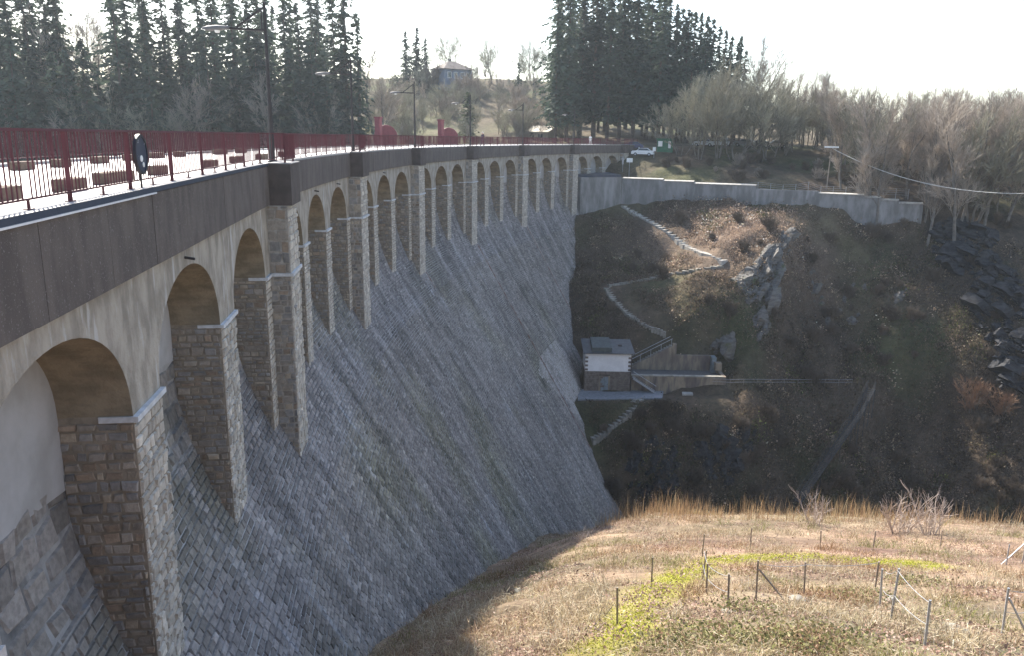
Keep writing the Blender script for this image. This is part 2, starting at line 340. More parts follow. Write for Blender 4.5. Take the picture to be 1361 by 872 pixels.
# ground colours: dry grass near, dark leaf mould on the shaded slopes, dull green fields far
def seg_dist(x, y, pts):
    best = np.full(np.shape(x), 1e9)
    for (ax, ay), (bx, by) in zip(pts[:-1], pts[1:]):
        t = np.clip(((x-ax)*(bx-ax)+(y-ay)*(by-ay))/((bx-ax)**2+(by-ay)**2+1e-9), 0, 1)
        best = np.minimum(best, np.hypot(x-ax-t*(bx-ax), y-ay-t*(by-ay)))
    return best
moss_track = [tuple(hit(*q)[:2]) for q in ((800, 871), (845, 820), (890, 775), (935, 752), (1000, 742), (1080, 742), (1160, 748), (1240, 752))]
near = (GY < 70)
col = np.zeros(GX.shape+(3,))
n1 = fbm(GX/3, GY/3)[..., None]; n2 = fbm(GX/11+9, GY/11)[..., None]
dry = np.array([.25, .19, .135])*(1+.4*n1)+np.array([.03, .0, .01])*n2
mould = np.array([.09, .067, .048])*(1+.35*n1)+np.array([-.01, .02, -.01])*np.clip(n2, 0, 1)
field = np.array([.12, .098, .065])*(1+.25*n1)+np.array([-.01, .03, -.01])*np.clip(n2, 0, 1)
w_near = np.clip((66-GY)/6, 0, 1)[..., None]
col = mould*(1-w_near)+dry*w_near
wf = np.clip((GY-155)/12, 0, 1)[..., None]*np.ones_like(col); col = col*(1-wf)+field*wf
moss = (np.exp(-(seg_dist(GX, GY, moss_track)/.85)**2)*np.clip(.75+.6*fbm(GX/1.5, GY/1.5, 2), 0, 1))[..., None]*w_near
col = col*(1-moss)+np.array([.34, .35, .045])*moss
sun_patch = np.exp(-(((GX-35)/13)**2+((GY-126)/9)**2))[..., None]  # sunlit spur painted into the ground colour as a paler pinkish patch
col = col*(1-.8*sun_patch)+np.array([.30, .22, .165])*(1+.3*n1)*.8*sun_patch
idx = np.arange(GX.size).reshape(GX.shape)
F = np.stack([idx[:-1, :-1], idx[1:, :-1], idx[1:, 1:], idx[:-1, 1:]], -1).reshape(-1, 4)
tag(mesh_np('terrain', np.stack([GX, GY, GZ], -1).reshape(-1, 3), F, M['terrain'], col=np.clip(col, .01, 1).reshape(-1, 3), smooth=True), kind='structure')
ws = np.arange(-58, 132, 4.)
W1 = pl(ws, -8.2, -3.4); W2 = np.stack([np.full(len(ws), -420.), np.linspace(-120, 330, len(ws)), np.full(len(ws), -3.4)], -1)
nW = len(ws); tag(mesh_np('lake', np.r_[W1, W2], [(k, k+1, nW+k+1, nW+k) for k in range(nW-1)], M['water']), kind='structure')

# ------------------------------------------------------------------ the dam
BAY = 21.8244
PIL = [-25.3]+[k*BAY for k in range(0, 7)]                  # left edges of the pilasters, each 2.2 m wide
ARCH = [(-21.95, -16.05), (-14.3, -8.55), (-6.6, -1.0)]
for k in range(6): ARCH += [(k*BAY+a, k*BAY+b) for a, b in ((3.05, 8.0), (9.4, 14.35), (15.75, 20.9))]
PIERS = [(-16.05, -14.3), (-8.55, -6.6)]+[(k*BAY+a, k*BAY+b) for k in range(6) for a, b in ((8.0, 9.4), (14.35, 15.75))]
PILPIER = [(-26.2, -21.95), (-1.0, 3.05)]+[(k*BAY-.92, k*BAY+3.05) for k in range(1, 7)]
ZF, ZC, ZS = -1.42, -1.88, -4.0
def ground_z(s):
    return np.interp(s, [-30, -6.3, 1.15, 10.2, 25.5, 38.9, 50, 62, 65.8, 67.5, 73.2, 81.5, 89.2, 98.9, 110.4, 120],
                     [-9, -16.4, -19.7, -23.6, -29.6, -34.6, -40, -47, -47, -43, -36, -31, -26, -21, -14, -8])-1.2
dam = empty('dam', tuple(pl(40, 0, -40)), label='curved grey stone dam with a row of tall arches under its parapet', cat='dam')
bpy.context.view_layer.update()
_off = Vector(dam.location)
def to_dam(o):
    o.parent = dam; o.matrix_parent_inverse = Matrix.Translation(-_off); return o
def strip(ss, prof, closed=True):
    """sweep a closed (off,z) profile along s"""
    n = len(prof); V = np.concatenate([pl(np.full(n, s), [p[0] for p in prof], [p[1] for p in prof]) for s in ss])
    F = [(i*n+k, i*n+(k+1) % n, (i+1)*n+(k+1) % n, (i+1)*n+k) for i in range(len(ss)-1) for k in range(n if closed else n-1)]
    if closed: F += [tuple(range(n))[::-1], tuple((len(ss)-1)*n+k for k in range(n))]
    return V, F
def sweep(name, s0, s1, prof, mat, parent=None, step=2.):
    ss = np.linspace(s0, s1, max(2, int((s1-s0)/step)+1)); V, F = strip(ss, prof)
    o = mesh_np(name, V, F, mat)
    return to_dam(o) if parent is None else under(o, parent)
def under(o, parent):
    o.parent = parent; o.matrix_parent_inverse = parent_inv(parent); return o
def parent_inv(p):
    # parts of the dam sit in world coordinates with identity world transforms
    return Matrix.Identity(4)
# --- body: downstream face sheet, upstream wall, deck
fs = np.r_[np.arange(-46, 140, 1.0), 140]
zz = np.r_[-1.5, -4, PROF[1:-1, 1], np.arange(-13, -56, -3.)]
V = np.concatenate([pl(np.full(len(zz), s), offz(zz)-.012, zz) for s in fs]); n = len(zz)
vsl = np.r_[0, np.cumsum(np.hypot(np.diff(offz(zz)), np.diff(zz)))]
F = [(i*n+k, i*n+k+1, (i+1)*n+k+1, (i+1)*n+k) for i in range(len(fs)-1) for k in range(n-1)]
face = to_dam(mesh_np('downstream_face', V, F, M['mortar_face'], sv=np.stack([np.repeat(fs, n), np.tile(vsl, len(fs))], -1)))
sweep('upstream_wall', -46, 139, [(-8.35, -.45), (-8.35, -16), (-7.9, -16), (-7.9, -.45)], M['kerb'])
sweep('deck', -46, 139, [(-8.35, 0), (-8.35, -.42), (-.27, -.42), (-.27, 0)], M['deck'])
sweep('kerb', -46, 138.9, [(-.62, .004), (-.62, .09), (-.004, .09), (-.004, .004)], M['kerb'])
sweep('upstream_kerb', -46, 138.9, [(-8.35, .004), (-8.35, .09), (-7.75, .09), (-7.75, .004)], M['kerb'])
sweep('flashing', -46, -.06, [(.004, .012), (.03, .012), (.03, .115), (.004, .115)], M['coping'])
sweep('flashing_trim', -46, -14.0, [(.004, -.022), (.045, -.022), (.045, .008), (.004, .008)], M['trim'])
# --- parapet panels and pilaster boxes
joints = [-36, -33, -30, -28, -25.3, None, -23.1, -19.35, -16.7, -14.2, -10.7, -7.6, -4.55, 0, None]
for k in range(6):
    joints += list(np.linspace(k*BAY+2.2, (k+1)*BAY, 8))+[None]
joints += list(np.linspace(6*BAY+2.2, 139, 4))
for a, b in zip(joints[:-1], joints[1:]):
    if a is None or b is None: continue
    j = random.uniform(-.006, .006)
    sweep('parapet_panel', a+.012, b-.012, [(-.25, -.004), (-.25, ZF), (j, ZF), (j, -.004)], M['fascia'])
for s in PIL:
    o = sweep('parapet_box', s, s+2.2, [(-.25, .085), (-.25, ZF-.02), (.80, ZF-.02), (.80, .085)], M['fascia_box'], step=5)
    sweep('box_cap', s+.02, s+2.18, [(.0, .089), (.0, .125), (.83, .125), (.83, .089)], M['kerb'], step=5)
# --- arches: spandrel wall, soffit, back wall of the recess
for a, b in ARCH:
    mid, hw = (a+b)/2, (b-a)/2; th = np.linspace(math.pi, 0, 29); sa = mid+hw*np.cos(th)
    za = ZS+(ZC-ZS)*np.sin(th)**(2/2.15); m = len(sa)
    fr = pl(sa, -.15, za); tp = pl(sa, -.15, ZF+.03); bk = pl(sa, -1.52, za)
    V = np.concatenate([fr, tp]); F = [(k, k+1, m+k+1, m+k) for k in range(m-1)]
    arch = to_dam(mesh_np('arch', V, F, M['concrete']))
    under(mesh_np('soffit', np.concatenate([fr, bk]), [(k+1, k, m+k, m+k+1) for k in range(m-1)], M['soffit']), arch)
    zlo = -5.15+random.uniform(-.25, .25)
    s5 = np.linspace(a, b, 7); zb = zlo+.5*np.sin(np.linspace(0, 2.6, 7)+random.random())*.6
    under(mesh_np('recess_wall', np.concatenate([pl(s5, -1.47, -1.55), pl(s5, -1.47, zb)]), [(k, k+1, 8+k, 7+k) for k in range(6)], M['fill']), arch)
for a, b in PIERS+PILPIER:
    sweep('spandrel', a, b, [(-1.5, ZF+.03), (-1.5, ZS), (-.15, ZS), (-.15, ZF+.03)], M['concrete'])
sweep('spandrel', 6*BAY+3.05, 139, [(-1.5, ZF+.03), (-1.5, -8), (-.15, -8), (-.15, ZF+.03)], M['concrete'])
# --- masonry
STONES = {'face': [], 'pier': []}
def rows(v0, v1, h0, h1, r):
    out = []; v = v0
    while v < v1-.04:
        h = min(r.uniform(h0, h1), v1-v); out.append((v, v+h)); v += h
    return out
def lay(spans, v0, v1, h, l, r):
    U = []; W = []
    for va, vb in rows(v0, v1, *h, r):
        for u0, u1 in spans(0.5*(va+vb)):
            u = u0-r.uniform(0, l[0])
            while u < u1:
                w = r.uniform(*l); a, b = max(u, u0), min(u+w, u1)
                if b-a > .06: U.append((a, b)); W.append((va, vb))
                u += w
    return np.array(U), np.array(W)
def blocks(U, W, surf, gap, bev, h, jit, r):
    n = len(U); g = gap/2
    cu = np.stack([U[:, 0]+g, U[:, 1]-g, U[:, 1]-g, U[:, 0]+g], 1); cv = np.stack([W[:, 0]+g, W[:, 0]+g, W[:, 1]-g, W[:, 1]-g], 1)
    lu = (U[:, 1]-U[:, 0])[:, None]; lv = (W[:, 1]-W[:, 0])[:, None]
    cu = cu+r.uniform(-1, 1, (n, 4))*jit*np.minimum(lu, .5); cv = cv+r.uniform(-1, 1, (n, 4))*jit*lv
    bu = np.minimum(bev, lu*.3); bv = np.minimum(bev, lv*.3); sg = np.array([1, -1, -1, 1]); sw = np.array([1, 1, -1, -1])
    tu = cu+bu*sg; tv = cv+bv*sw
    P0, N0 = surf(cu, cv); P1, N1 = surf(tu, tv)
    hh = r.uniform(h[0], h[1], (n, 1))*(1+r.uniform(-.35, .35, (n, 4)))
    return np.concatenate([P0-N0*.02, P1+N1*hh[..., None]], 1), np.concatenate([np.stack([cu, cv], -1), np.stack([tu, tv], -1)], 1)
BF = np.array([(4, 5, 6, 7), (0, 1, 5, 4), (1, 2, 6, 5), (2, 3, 7, 6), (3, 0, 4, 7)])
def area_px(V):
    q = topix(V[:, 4:8]); x, y = q[..., 0], q[..., 1]
    a = .5*np.abs((x[:, 0]-x[:, 2])*(y[:, 1]-y[:, 3])-(x[:, 1]-x[:, 3])*(y[:, 0]-y[:, 2]))
    c = q.mean(1); vis = (c[:, 0] > -5) & (c[:, 0] < IW+5) & (c[:, 1] > 0) & (c[:, 1] < IH+5)
    return a*vis
def join_blocks(name, V, C_, SV, mat, parent):
    n = len(V); F = (np.arange(n)[:, None, None]*8+BF[None]).reshape(-1, 4)
    o = mesh_np(name, V.reshape(-1, 3), F, mat, col=np.repeat(C_[:, None], 8, 1).reshape(-1, 3), sv=SV.reshape(-1, 2))
    under(o, parent); tag(o, kind='stuff'); return o
# face: coursed blocks over flare and slope
vz = np.arange(-5.0, -56, -.05); vv = np.r_[0, np.cumsum(np.hypot(np.diff(offz(vz)), np.diff(vz)))]
def face_surf(u, v):
    z = np.interp(v, vv, vz); o = offz(z); dz = .05; t = offz(z-dz)-o
    q = np.interp(u, SS, PSI); nl = np.hypot(t, dz)
    P = pl(u, o, z); N = np.stack([np.cos(q)*dz/nl, -np.sin(q)*dz/nl, t/nl], -1)
    return P, N
v_of = lambda z: float(np.interp(-z, -vz, vv))
_vp = v_of(-9.85)
gs = np.arange(-30, 121, .5); gzv = ground_z(gs)
def spans_face(v):
    z = float(np.interp(v, vv, vz))
    if v < _vp: return [(a+.01, b-.01) for a, b in ARCH if z > ground_z((a+b)/2)-1]
    ok = gzv < z; out = []; st = None
    for s, k in zip(gs, ok):
        if k and st is None: st = s
        if (not k or s == gs[-1]) and st is not None: out.append((max(st, -24), min(s, 113))); st = None
    return [(a, b) for a, b in out if b-a > .6]
U1, W1_ = lay(spans_face, 0.05, v_of(-7.6), (.34, .6), (.35, .95), rng)
U2, W2_ = lay(spans_face, v_of(-7.6), v_of(-47), (.19, .27), (.28, .56), rng)
Vb1, SV1 = blocks(U1, W1_, face_surf, .05, .05, (.015, .05), .14, rng)
Vb2, SV2 = blocks(U2, W2_, face_surf, .032, .02, (.008, .04), .07, rng)
Vb = np.concatenate([Vb1, Vb2]); SVb = np.concatenate([SV1, SV2])
cs, cv_ = SVb[:, :, 0].mean(1), SVb[:, :, 1].mean(1); cz = np.interp(cv_, vv, vz)
lum = .86*np.exp(rng.normal(0, .17, len(Vb)))*(1+.16*fbm(cs/5, cv_/5)+.30*fbm(cs/.55, cv_/9))
tint = np.ones((len(Vb), 3))*lum[:, None]
mossy = np.clip(fbm(cs/6+40, cv_/8, 3)-.15, 0, 1)
mossy = np.maximum(mossy, 1.1*np.exp(-(((cs-8.5)/4)**2+((cz+16.0)/2.4)**2)))
tint *= 1-np.clip(mossy, 0, 1)[:, None]*np.array([.10, .08, .26])
white = np.zeros(len(Vb))
for a, b in PIERS+[(s, s+2.2) for s in PIL]:                 # lime run-off below every pier foot
    v0 = _vp+(.0 if b-a < 2 else 1.2); d = cv_-v0
    white = np.maximum(white, np.exp(-((cs-(b-.1)-.02*d)/(.30+.06*d))**2)*np.where((d > -1) & (d < 9), np.clip(1-d/9, 0, 1), 0))
px = topix(Vb[:, 4:8].mean(1))
def in_poly(p, poly):
    ins = np.zeros(len(p), bool); m = len(poly)
    for i in range(m):
        (x1, y1), (x2, y2) = poly[i], poly[(i+1) % m]
        c = ((y1 > p[:, 1]) != (y2 > p[:, 1])) & (p[:, 0] < (x2-x1)*(p[:, 1]-y1)/(y2-y1+1e-9)+x1); ins ^= c
    return ins
patch = in_poly(px, [(738, 452), (752, 470), (768, 512), (772, 560), (752, 540), (735, 515), (716, 498), (718, 475)])
white = np.maximum(white, patch*np.clip(.9+.5*fbm(cs/1.1, cv_/2.5, 2), .2, 1.2))
white = np.maximum(white, (cz > -7.8)*.35)
white = np.maximum(white, .55*np.clip(fbm(cs/.7+31, cv_/14+3, 3)-.55, 0, 1)*1.6)
white = np.clip(white*rng.uniform(.3, 1.1, len(Vb)), 0, .85)
tint = tint*(1-white[:, None])+np.array([1.7, 1.74, 1.78])*white[:, None]
upper = (cv_ < _vp+4)[:, None]; tint = np.where(upper, tint*np.array([.98, 1.0, 1.06]), tint)
zone = np.exp(-(((cs-8.5)/4.5)**2+((cz+15.8)/3)**2)); dj = rng.random(len(Vb)) < zone*.22; tint[dj] *= .68; tint *= (1+.25*zone*(rng.random(len(Vb)) < .4))[:, None]
dark = (fbm(cs/2.2+8, cv_/3+3, 3) > .95); tint[dark] *= .7
ar = area_px(Vb); top = np.argsort(-ar)[:300]; rest = np.setdiff1d(np.arange(len(Vb)), top)
for i in top:
    under(mesh_np('face_stone', Vb[i], BF, M['stone_face'], col=np.repeat(tint[i][None], 8, 0), sv=SVb[i]), face)
join_blocks('face_stonework', Vb[rest], tint[rest], SVb[rest], M['stone_face'], face)
# piers and pilasters
def plane_side(s):
    q = float(np.interp(s, SS, PSI)); N = np.array([-math.sin(q), -math.cos(q), 0])
    return lambda u, v: (pl(np.full(u.shape, s), u, v), np.broadcast_to(N, u.shape+(3,)))
def plane_far(s):
    q = float(np.interp(s, SS, PSI)); N = np.array([math.sin(q), math.cos(q), 0])
    return lambda u, v: (pl(np.full(u.shape, s), -u, v), np.broadcast_to(N, u.shape+(3,)))
def plane_front(o):
    def f(u, v):
        q = np.interp(u, SS, PSI); return pl(u, o, v), np.stack([np.cos(q), -np.sin(q), 0*q], -1)
    return f
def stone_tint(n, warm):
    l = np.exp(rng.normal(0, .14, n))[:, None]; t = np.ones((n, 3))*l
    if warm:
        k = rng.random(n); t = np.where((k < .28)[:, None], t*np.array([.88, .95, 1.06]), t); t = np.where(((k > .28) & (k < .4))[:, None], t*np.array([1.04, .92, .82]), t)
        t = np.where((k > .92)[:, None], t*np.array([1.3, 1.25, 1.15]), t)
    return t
pier_sets = []
def masonry(parent, surf, u0, u1, v0, v1, h, l, kind, hgt=(.01, .045)):
    U, W = lay(lambda v: [(u0, u1)], v0, v1, h, l, rng)
    V_, sv_ = blocks(U, W, surf, .028, .025, hgt, .09, rng)
    pier_sets.append((parent, V_, sv_, stone_tint(len(V_), kind == 'pier'), kind))
for a, b in PIERS:
    zb = -11.2
    if ground_z(a) > -8: zb = ground_z(a)-.5
    pier = sweep('pier', a, b, [(-1.5, ZS-.003), (-1.5, zb), (-.15, zb), (-.15, ZS-.003)], M['mortar_pier'], step=5)
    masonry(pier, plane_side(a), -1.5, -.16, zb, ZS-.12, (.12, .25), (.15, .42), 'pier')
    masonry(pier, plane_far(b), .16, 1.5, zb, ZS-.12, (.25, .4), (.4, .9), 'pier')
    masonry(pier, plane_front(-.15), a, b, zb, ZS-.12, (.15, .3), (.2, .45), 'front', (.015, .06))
    sweep('impost', a-.05, b+.05, [(-.75, ZS), (-.75, ZS-.11), (-.05, ZS-.11), (-.05, ZS)], M['ledge'], pier, step=5)
for (a, b), s in zip(PILPIER, PIL):
    zb = -13.
    pier = sweep('pilaster', a, b, [(-1.5, ZS-.003), (-1.5, -11.2), (-.15, -11.2), (-.15, ZS-.003)], M['mortar_pier'], step=5)
    sweep('pilaster_core', s, s+2.2, [(-.16, ZF-.02), (-.16, zb), (.62, zb), (.62, ZF-.02)], M['mortar_front'], pier, step=5)
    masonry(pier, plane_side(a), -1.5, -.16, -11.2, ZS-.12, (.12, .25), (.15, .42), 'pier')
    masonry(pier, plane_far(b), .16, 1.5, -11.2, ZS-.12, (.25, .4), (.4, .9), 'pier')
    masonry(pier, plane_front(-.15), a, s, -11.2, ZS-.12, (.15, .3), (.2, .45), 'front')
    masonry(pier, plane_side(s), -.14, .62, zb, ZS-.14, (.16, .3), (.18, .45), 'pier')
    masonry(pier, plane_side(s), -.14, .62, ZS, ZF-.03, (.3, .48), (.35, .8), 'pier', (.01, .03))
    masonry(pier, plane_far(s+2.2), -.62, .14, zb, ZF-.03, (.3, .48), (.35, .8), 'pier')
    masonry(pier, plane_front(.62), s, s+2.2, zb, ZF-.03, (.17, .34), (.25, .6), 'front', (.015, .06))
    sweep('impost', s-.06, s+2.26, [(-.1, ZS), (-.1, ZS-.12), (.74, ZS-.12), (.74, ZS)], M['ledge'], pier, step=5)
    sweep('impost', a-.05, s-.08, [(-.75, ZS-.002), (-.75, ZS-.11), (-.05, ZS-.11), (-.05, ZS-.002)], M['ledge'], pier, step=5)
allA = np.concatenate([area_px(v) for _, v, _, _, _ in pier_sets]); thr = np.sort(allA)[-300]
for parent, V_, sv_, t_, kind in pier_sets:
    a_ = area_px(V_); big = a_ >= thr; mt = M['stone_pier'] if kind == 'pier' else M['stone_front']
    for i in np.where(big)[0]: under(mesh_np('stone', V_[i], BF, mt, col=np.repeat(t_[i][None], 8, 0)), parent)
    if (~big).any(): join_blocks('stonework', V_[~big], t_[~big], sv_[~big], mt, parent)
# expansion joints running down the face below two pilasters, and iron drain spouts over the arches
M['rust'] = pmat('rusty_joint', (.22, .13, .10), (.33, .30, .28), 1.5, .9, .3)
for s, z1 in ((67.6, -40), (89.3, -24.5), (45.9, -14)):
    zj = np.arange(-11.6, z1, -1.5); w = .10
    V = np.concatenate([pl(np.full(4, s)+np.array([-w, -w*.7, w*.7, w]), offz(z)+np.array([-.05, .09, .09, -.05]), np.array([z, z+.03, z+.03, z])) for z in zj]); n = len(zj)
    under(mesh_np('expansion_joint', V, [(i*4+k, i*4+k+1, i*4+k+5, i*4+k+4) for i in range(n-1) for k in range(3)], M['rust']), face)
for a, b in (ARCH[1], ARCH[4], ARCH[5], ARCH[7]):
    s = (a+b)/2-.2; p = pl(s, -.15, -1.66); q = pl(s, .08, -1.70)
    to_dam(MB().tube([p, q], .032, 8).build('drain_spout', M['dark']))

# ------------------------------------------------------------------ railings
def rail_path(jog):
    if not jog: return [(s, -8.0) for s in np.arange(-40, 138.5, 2.94)]
    pts = [(-43.2, -.3)]
    for s in PIL[0:]:
        pts += [(s+.12, -.3), (s+.12, .6), (s+2.08, .6), (s+2.08, -.3)]
    pts.append((138.5, -.3)); return pts
def make_railing(path, name, label, z0, nbars):
    root = empty(name, tuple(pl(path[0][0], path[0][1], z0)), label=label, cat='railing')
    inv = Matrix.Translation(-Vector(root.location))
    def put(o): o.parent = root; o.matrix_parent_inverse = inv; return o
    tr, br = MB(), MB(); bar_at = []; posts = []; feet = []
    for (s0, o0), (s1, o1) in zip(path[:-1], path[1:]):
        along = abs(s1-s0) > abs(o1-o0); ln = abs(s1-s0) if along else abs(o1-o0)
        nseg = max(1, int(round(ln/1.47))) if along else 1
        ph = 0
        for k in range(nseg):
            ta, tb = k/nseg, (k+1)/nseg; A = pl(s0+(s1-s0)*ta, o0+(o1-o0)*ta, 0); B = pl(s0+(s1-s0)*tb, o0+(o1-o0)*tb, 0)
            up = np.array([0, 0, 1.])
            tr.bar(A+up*1.18, B+up*1.18, .055, .04); br.bar(A+up*.235, B+up*.235, .035, .03)
            (posts if k % 2 == 0 else feet).append((A, B))
            if k == nseg-1: posts.append((B, A))
            m = max(2, int(round(np.hypot(*(B-A)[:2])/.14)))
            for j in range(1, m): bar_at.append((A+(B-A)*j/m, math.atan2(B[1]-A[1], B[0]-A[0])))
    put(tr.build('top_rail', M['red'])); put(br.build('bottom_rail', M['red']))
    pm = MB().box(-.01, .01, -.035, .035, z0, 1.16).box(-.09, .09, -.05, .05, z0, z0+.015)
    pm.box(-.075, -.055, -.01, .01, z0+.015, z0+.05).box(.055, .075, -.01, .01, z0+.015, z0+.05)
    pme = mesh_np('post', pm.v, pm.f, M['red'], link=False)
    fm = MB().box(-.02, .02, -.015, .015, z0, .225).box(-.09, .09, -.04, .04, z0, z0+.015)
    fme = mesh_np('foot', fm.v, fm.f, M['red'], link=False)
    for lst, me, nm in ((posts, pme, 'post'), (feet, fme, 'foot')):
        for A, B in lst:
            o = bpy.data.objects.new(nm, me); COL.objects.link(o); put(o)
            o.location = (A[0], A[1], 0); o.rotation_euler = (0, 0, math.atan2(B[1]-A[1], B[0]-A[0]))
    bm_ = MB().box(-.009, .009, -.009, .009, .225, 1.165); bme = mesh_np('bar', bm_.v, bm_.f, M['red'], link=False)
    vis = [i for i, (p, a) in enumerate(bar_at) if p[1] > 4 and -20 < topix(p+np.array([0, 0, .7]))[0] < IW+20]
    vis.sort(key=lambda i: bar_at[i][0][0]**2+bar_at[i][0][1]**2); sel = set(vis[:nbars])
    rest = MB()
    for i, (p, a) in enumerate(bar_at):
        if i in sel:
            o = bpy.data.objects.new('bar', bme); COL.objects.link(o); put(o); o.location = (p[0], p[1], 0); o.rotation_euler = (0, 0, a)
        else:
            c, s = math.cos(a), math.sin(a)
            rest.add([(p[0]+c*x-s*y, p[1]+s*x+c*y, z) for x, y, z in bm_.v], bm_.f)
    o = put(rest.build('bars', M['red'])); tag(o, kind='stuff')
    return root
make_railing(rail_path(True), 'railing', 'dark red bar railing on the near parapet edge above the arches', .09, 300)
make_railing(rail_path(False), 'railing', 'dark red bar railing along the far lake side of the dam road', .09, 200)

# ------------------------------------------------------------------ things on the dam road
def deck_blocks():
    lst = [(-16.6, -1.75, 1.2), (-13.8, -1.65, 1.0), (-10.8, -1.8, 1.9), (-6.9, -1.9, .9), (-2.0, -1.6, 1.2), (3.2, -1.8, 1.2), (7.8, -1.8, 1.2),
           (-4.8, -6.35, 1.0), (-2.45, -6.2, 1.0), (1.1, -6.3, 1.1), (4.4, -6.4, .9), (8.0, -6.6, 1.3), (10.5, -6.4, 1.0), (16, -6.2, 1.7), (12.5, -1.8, 1.2), (20, -6.3, 1.4)]
    near = sorted([q for q in lst if q[1] > -4]); far = sorted([q for q in lst if q[1] < -4])
    names = ['first', 'second', 'third', 'fourth', 'fifth', 'sixth', 'seventh', 'eighth', 'ninth', 'tenth']
    for row, wd in ((near, 'near'), (far, 'lake side')):
        for i, (s, o, l) in enumerate(row):
            p = pl(s, o, .003); q = float(np.interp(s, SS, PSI))
            r = empty('kerb_block', tuple(p), -q, label=f'low brown block on the dam road, {names[i]} from the left in the {wd} row', cat='block', group='brown blocks on the dam road')
            n = max(2, int(round(l/.45)))
            for k in range(n):
                y0 = -l/2+k*l/n
                b = MB().box(-.17, .17, y0+.012, y0+l/n-.012, 0, .26+random.uniform(-.012, .012)).build('segment', M['block'], bevel=.03); b.parent = r
deck_blocks()
M['steel_lamp'] = pmat('lamp_grey', (.16, .16, .165), (.12, .12, .125), 3, .55)
# street lamps at the pilaster boxes
def lamp(s, label):
    p = pl(s+1.7, -.12, .09); q = float(np.interp(s, SS, PSI))
    r = empty('street_lamp', tuple(p), -q, label=label, cat='street lamp', group='lamps along the dam road')
    def put(mb, n, m, **k): o = mb.build(n, m, **k); o.parent = r; return o
    put(MB().tube([(0, 0, 0), (0, 0, .05), (0, 0, .12), (0, 0, .2)], [.17, .16, .10, .07], 12), 'base', M['dark'])
    put(MB().tube([(0, 0, .1), (0, 0, 2.2), (0, 0, 2.25), (0, 0, 5.85)], [.10, .09, .075, .055], 10), 'pole', M['dark'])
    put(MB().box(-.05, .05, -.055, -.045, 1.9, 2.2), 'notice', M['white'])
    a = put(MB().bar((0, 0, 4.85), (-1.75, 0, 4.9), .08).bar((-.05, 0, 5.65), (-1.05, 0, 4.92), .065).bar((-.12, 0, 4.88), (-.12, 0, 5.6), .05), 'arm', M['dark'])
    h = put(MB().tube([(-1.3, 0, 4.9), (-1.45, 0, 4.9), (-1.75, 0, 4.88), (-2.1, 0, 4.86), (-2.3, 0, 4.86)], [.05, .07, .11, .09, .03], 10), 'lamp_head', M['steel_lamp'], smooth=True)
    g = MB().tube([(-1.75, 0, 4.80), (-1.75, 0, 4.72)], [.11, .08], 10).build('lens', M['white']); g.parent = h
for i, s in enumerate([k*BAY for k in range(0, 6)]):
    lamp(s, ['tall dark lamp post on the nearest parapet box, its head above the road', 'second lamp post from the left on the dam parapet', 'third lamp post from the left, beside the red half disc grilles',
             'fourth lamp post from the left on the dam parapet', 'fifth lamp post from the left, in front of the shed', 'farthest lamp post on the dam parapet'][i])
# round dark disc with white flecks on the near railing
d = pl(-14.0, -.22, .74); q = float(np.interp(-14., SS, PSI)); r = empty('round_sign', tuple(pl(-14.0, -.22, .09)), -q, label='round dark blue disc with white flecks and pale rim hung on the near railing', cat='sign')
zc = .65
def rot(p): return p
dm = MB(); n = 28; prof = [(0, .03), (.30, .035), (.35, .03), (.385, .02), (.39, 0), (.0, -.01)]
dv = []; df = []
def disc(mb, rad, x0, x1, rin=0):
    V = []; F = []
    for k in range(n):
        a = 2*math.pi*k/n
        for rr, xx in ((rin, x0), (rad, x0), (rad, x1), (rin, x1)): V.append((xx, rr*math.cos(a), zc+rr*math.sin(a)))
    for k in range(n):
        k2 = (k+1) % n
        for j in range(4): F.append((k*4+j, k*4+(j+1) % 4, k2*4+(j+1) % 4, k2*4+j))
    mb.add(V, F)
M['disc'] = pmat('disc_face', (.035, .045, .075), (.05, .06, .09), 3, .35, c3=(.75, .75, .75), scale3=5.5, lo3=.63, hi3=.66, coord='obj')
M['disc_rim'] = pmat('disc_rim', (.03, .03, .035), (.38, .16, .07), 2, .4, coord='obj', lo=.55, hi=.6)
f_ = MB(); disc(f_, .345, .0, .035, .0); f_.build('disc', M['disc'], r)
f_ = MB(); disc(f_, .39, -.01, .05, .34); f_.build('rim', M['disc_rim'], r)
MB().box(-.03, .0, -.02, .02, 0, 1.05).build('bracket', M['dark'], r)
f_ = MB(); disc(f_, .05, .036, .05); V = [(x, y*.8+.06, (z-zc)*1+zc-.2) for x, y, z in f_.v]; MB().add(V, f_.f).build('sticker', M['white'], r)
f_ = MB(); disc(f_, .09, .036, .045); V = [(x, y*.9-.03, (z-zc)*.7+zc-.08) for x, y, z in f_.v]; MB().add(V, f_.f).build('sticker', M['white'], r)
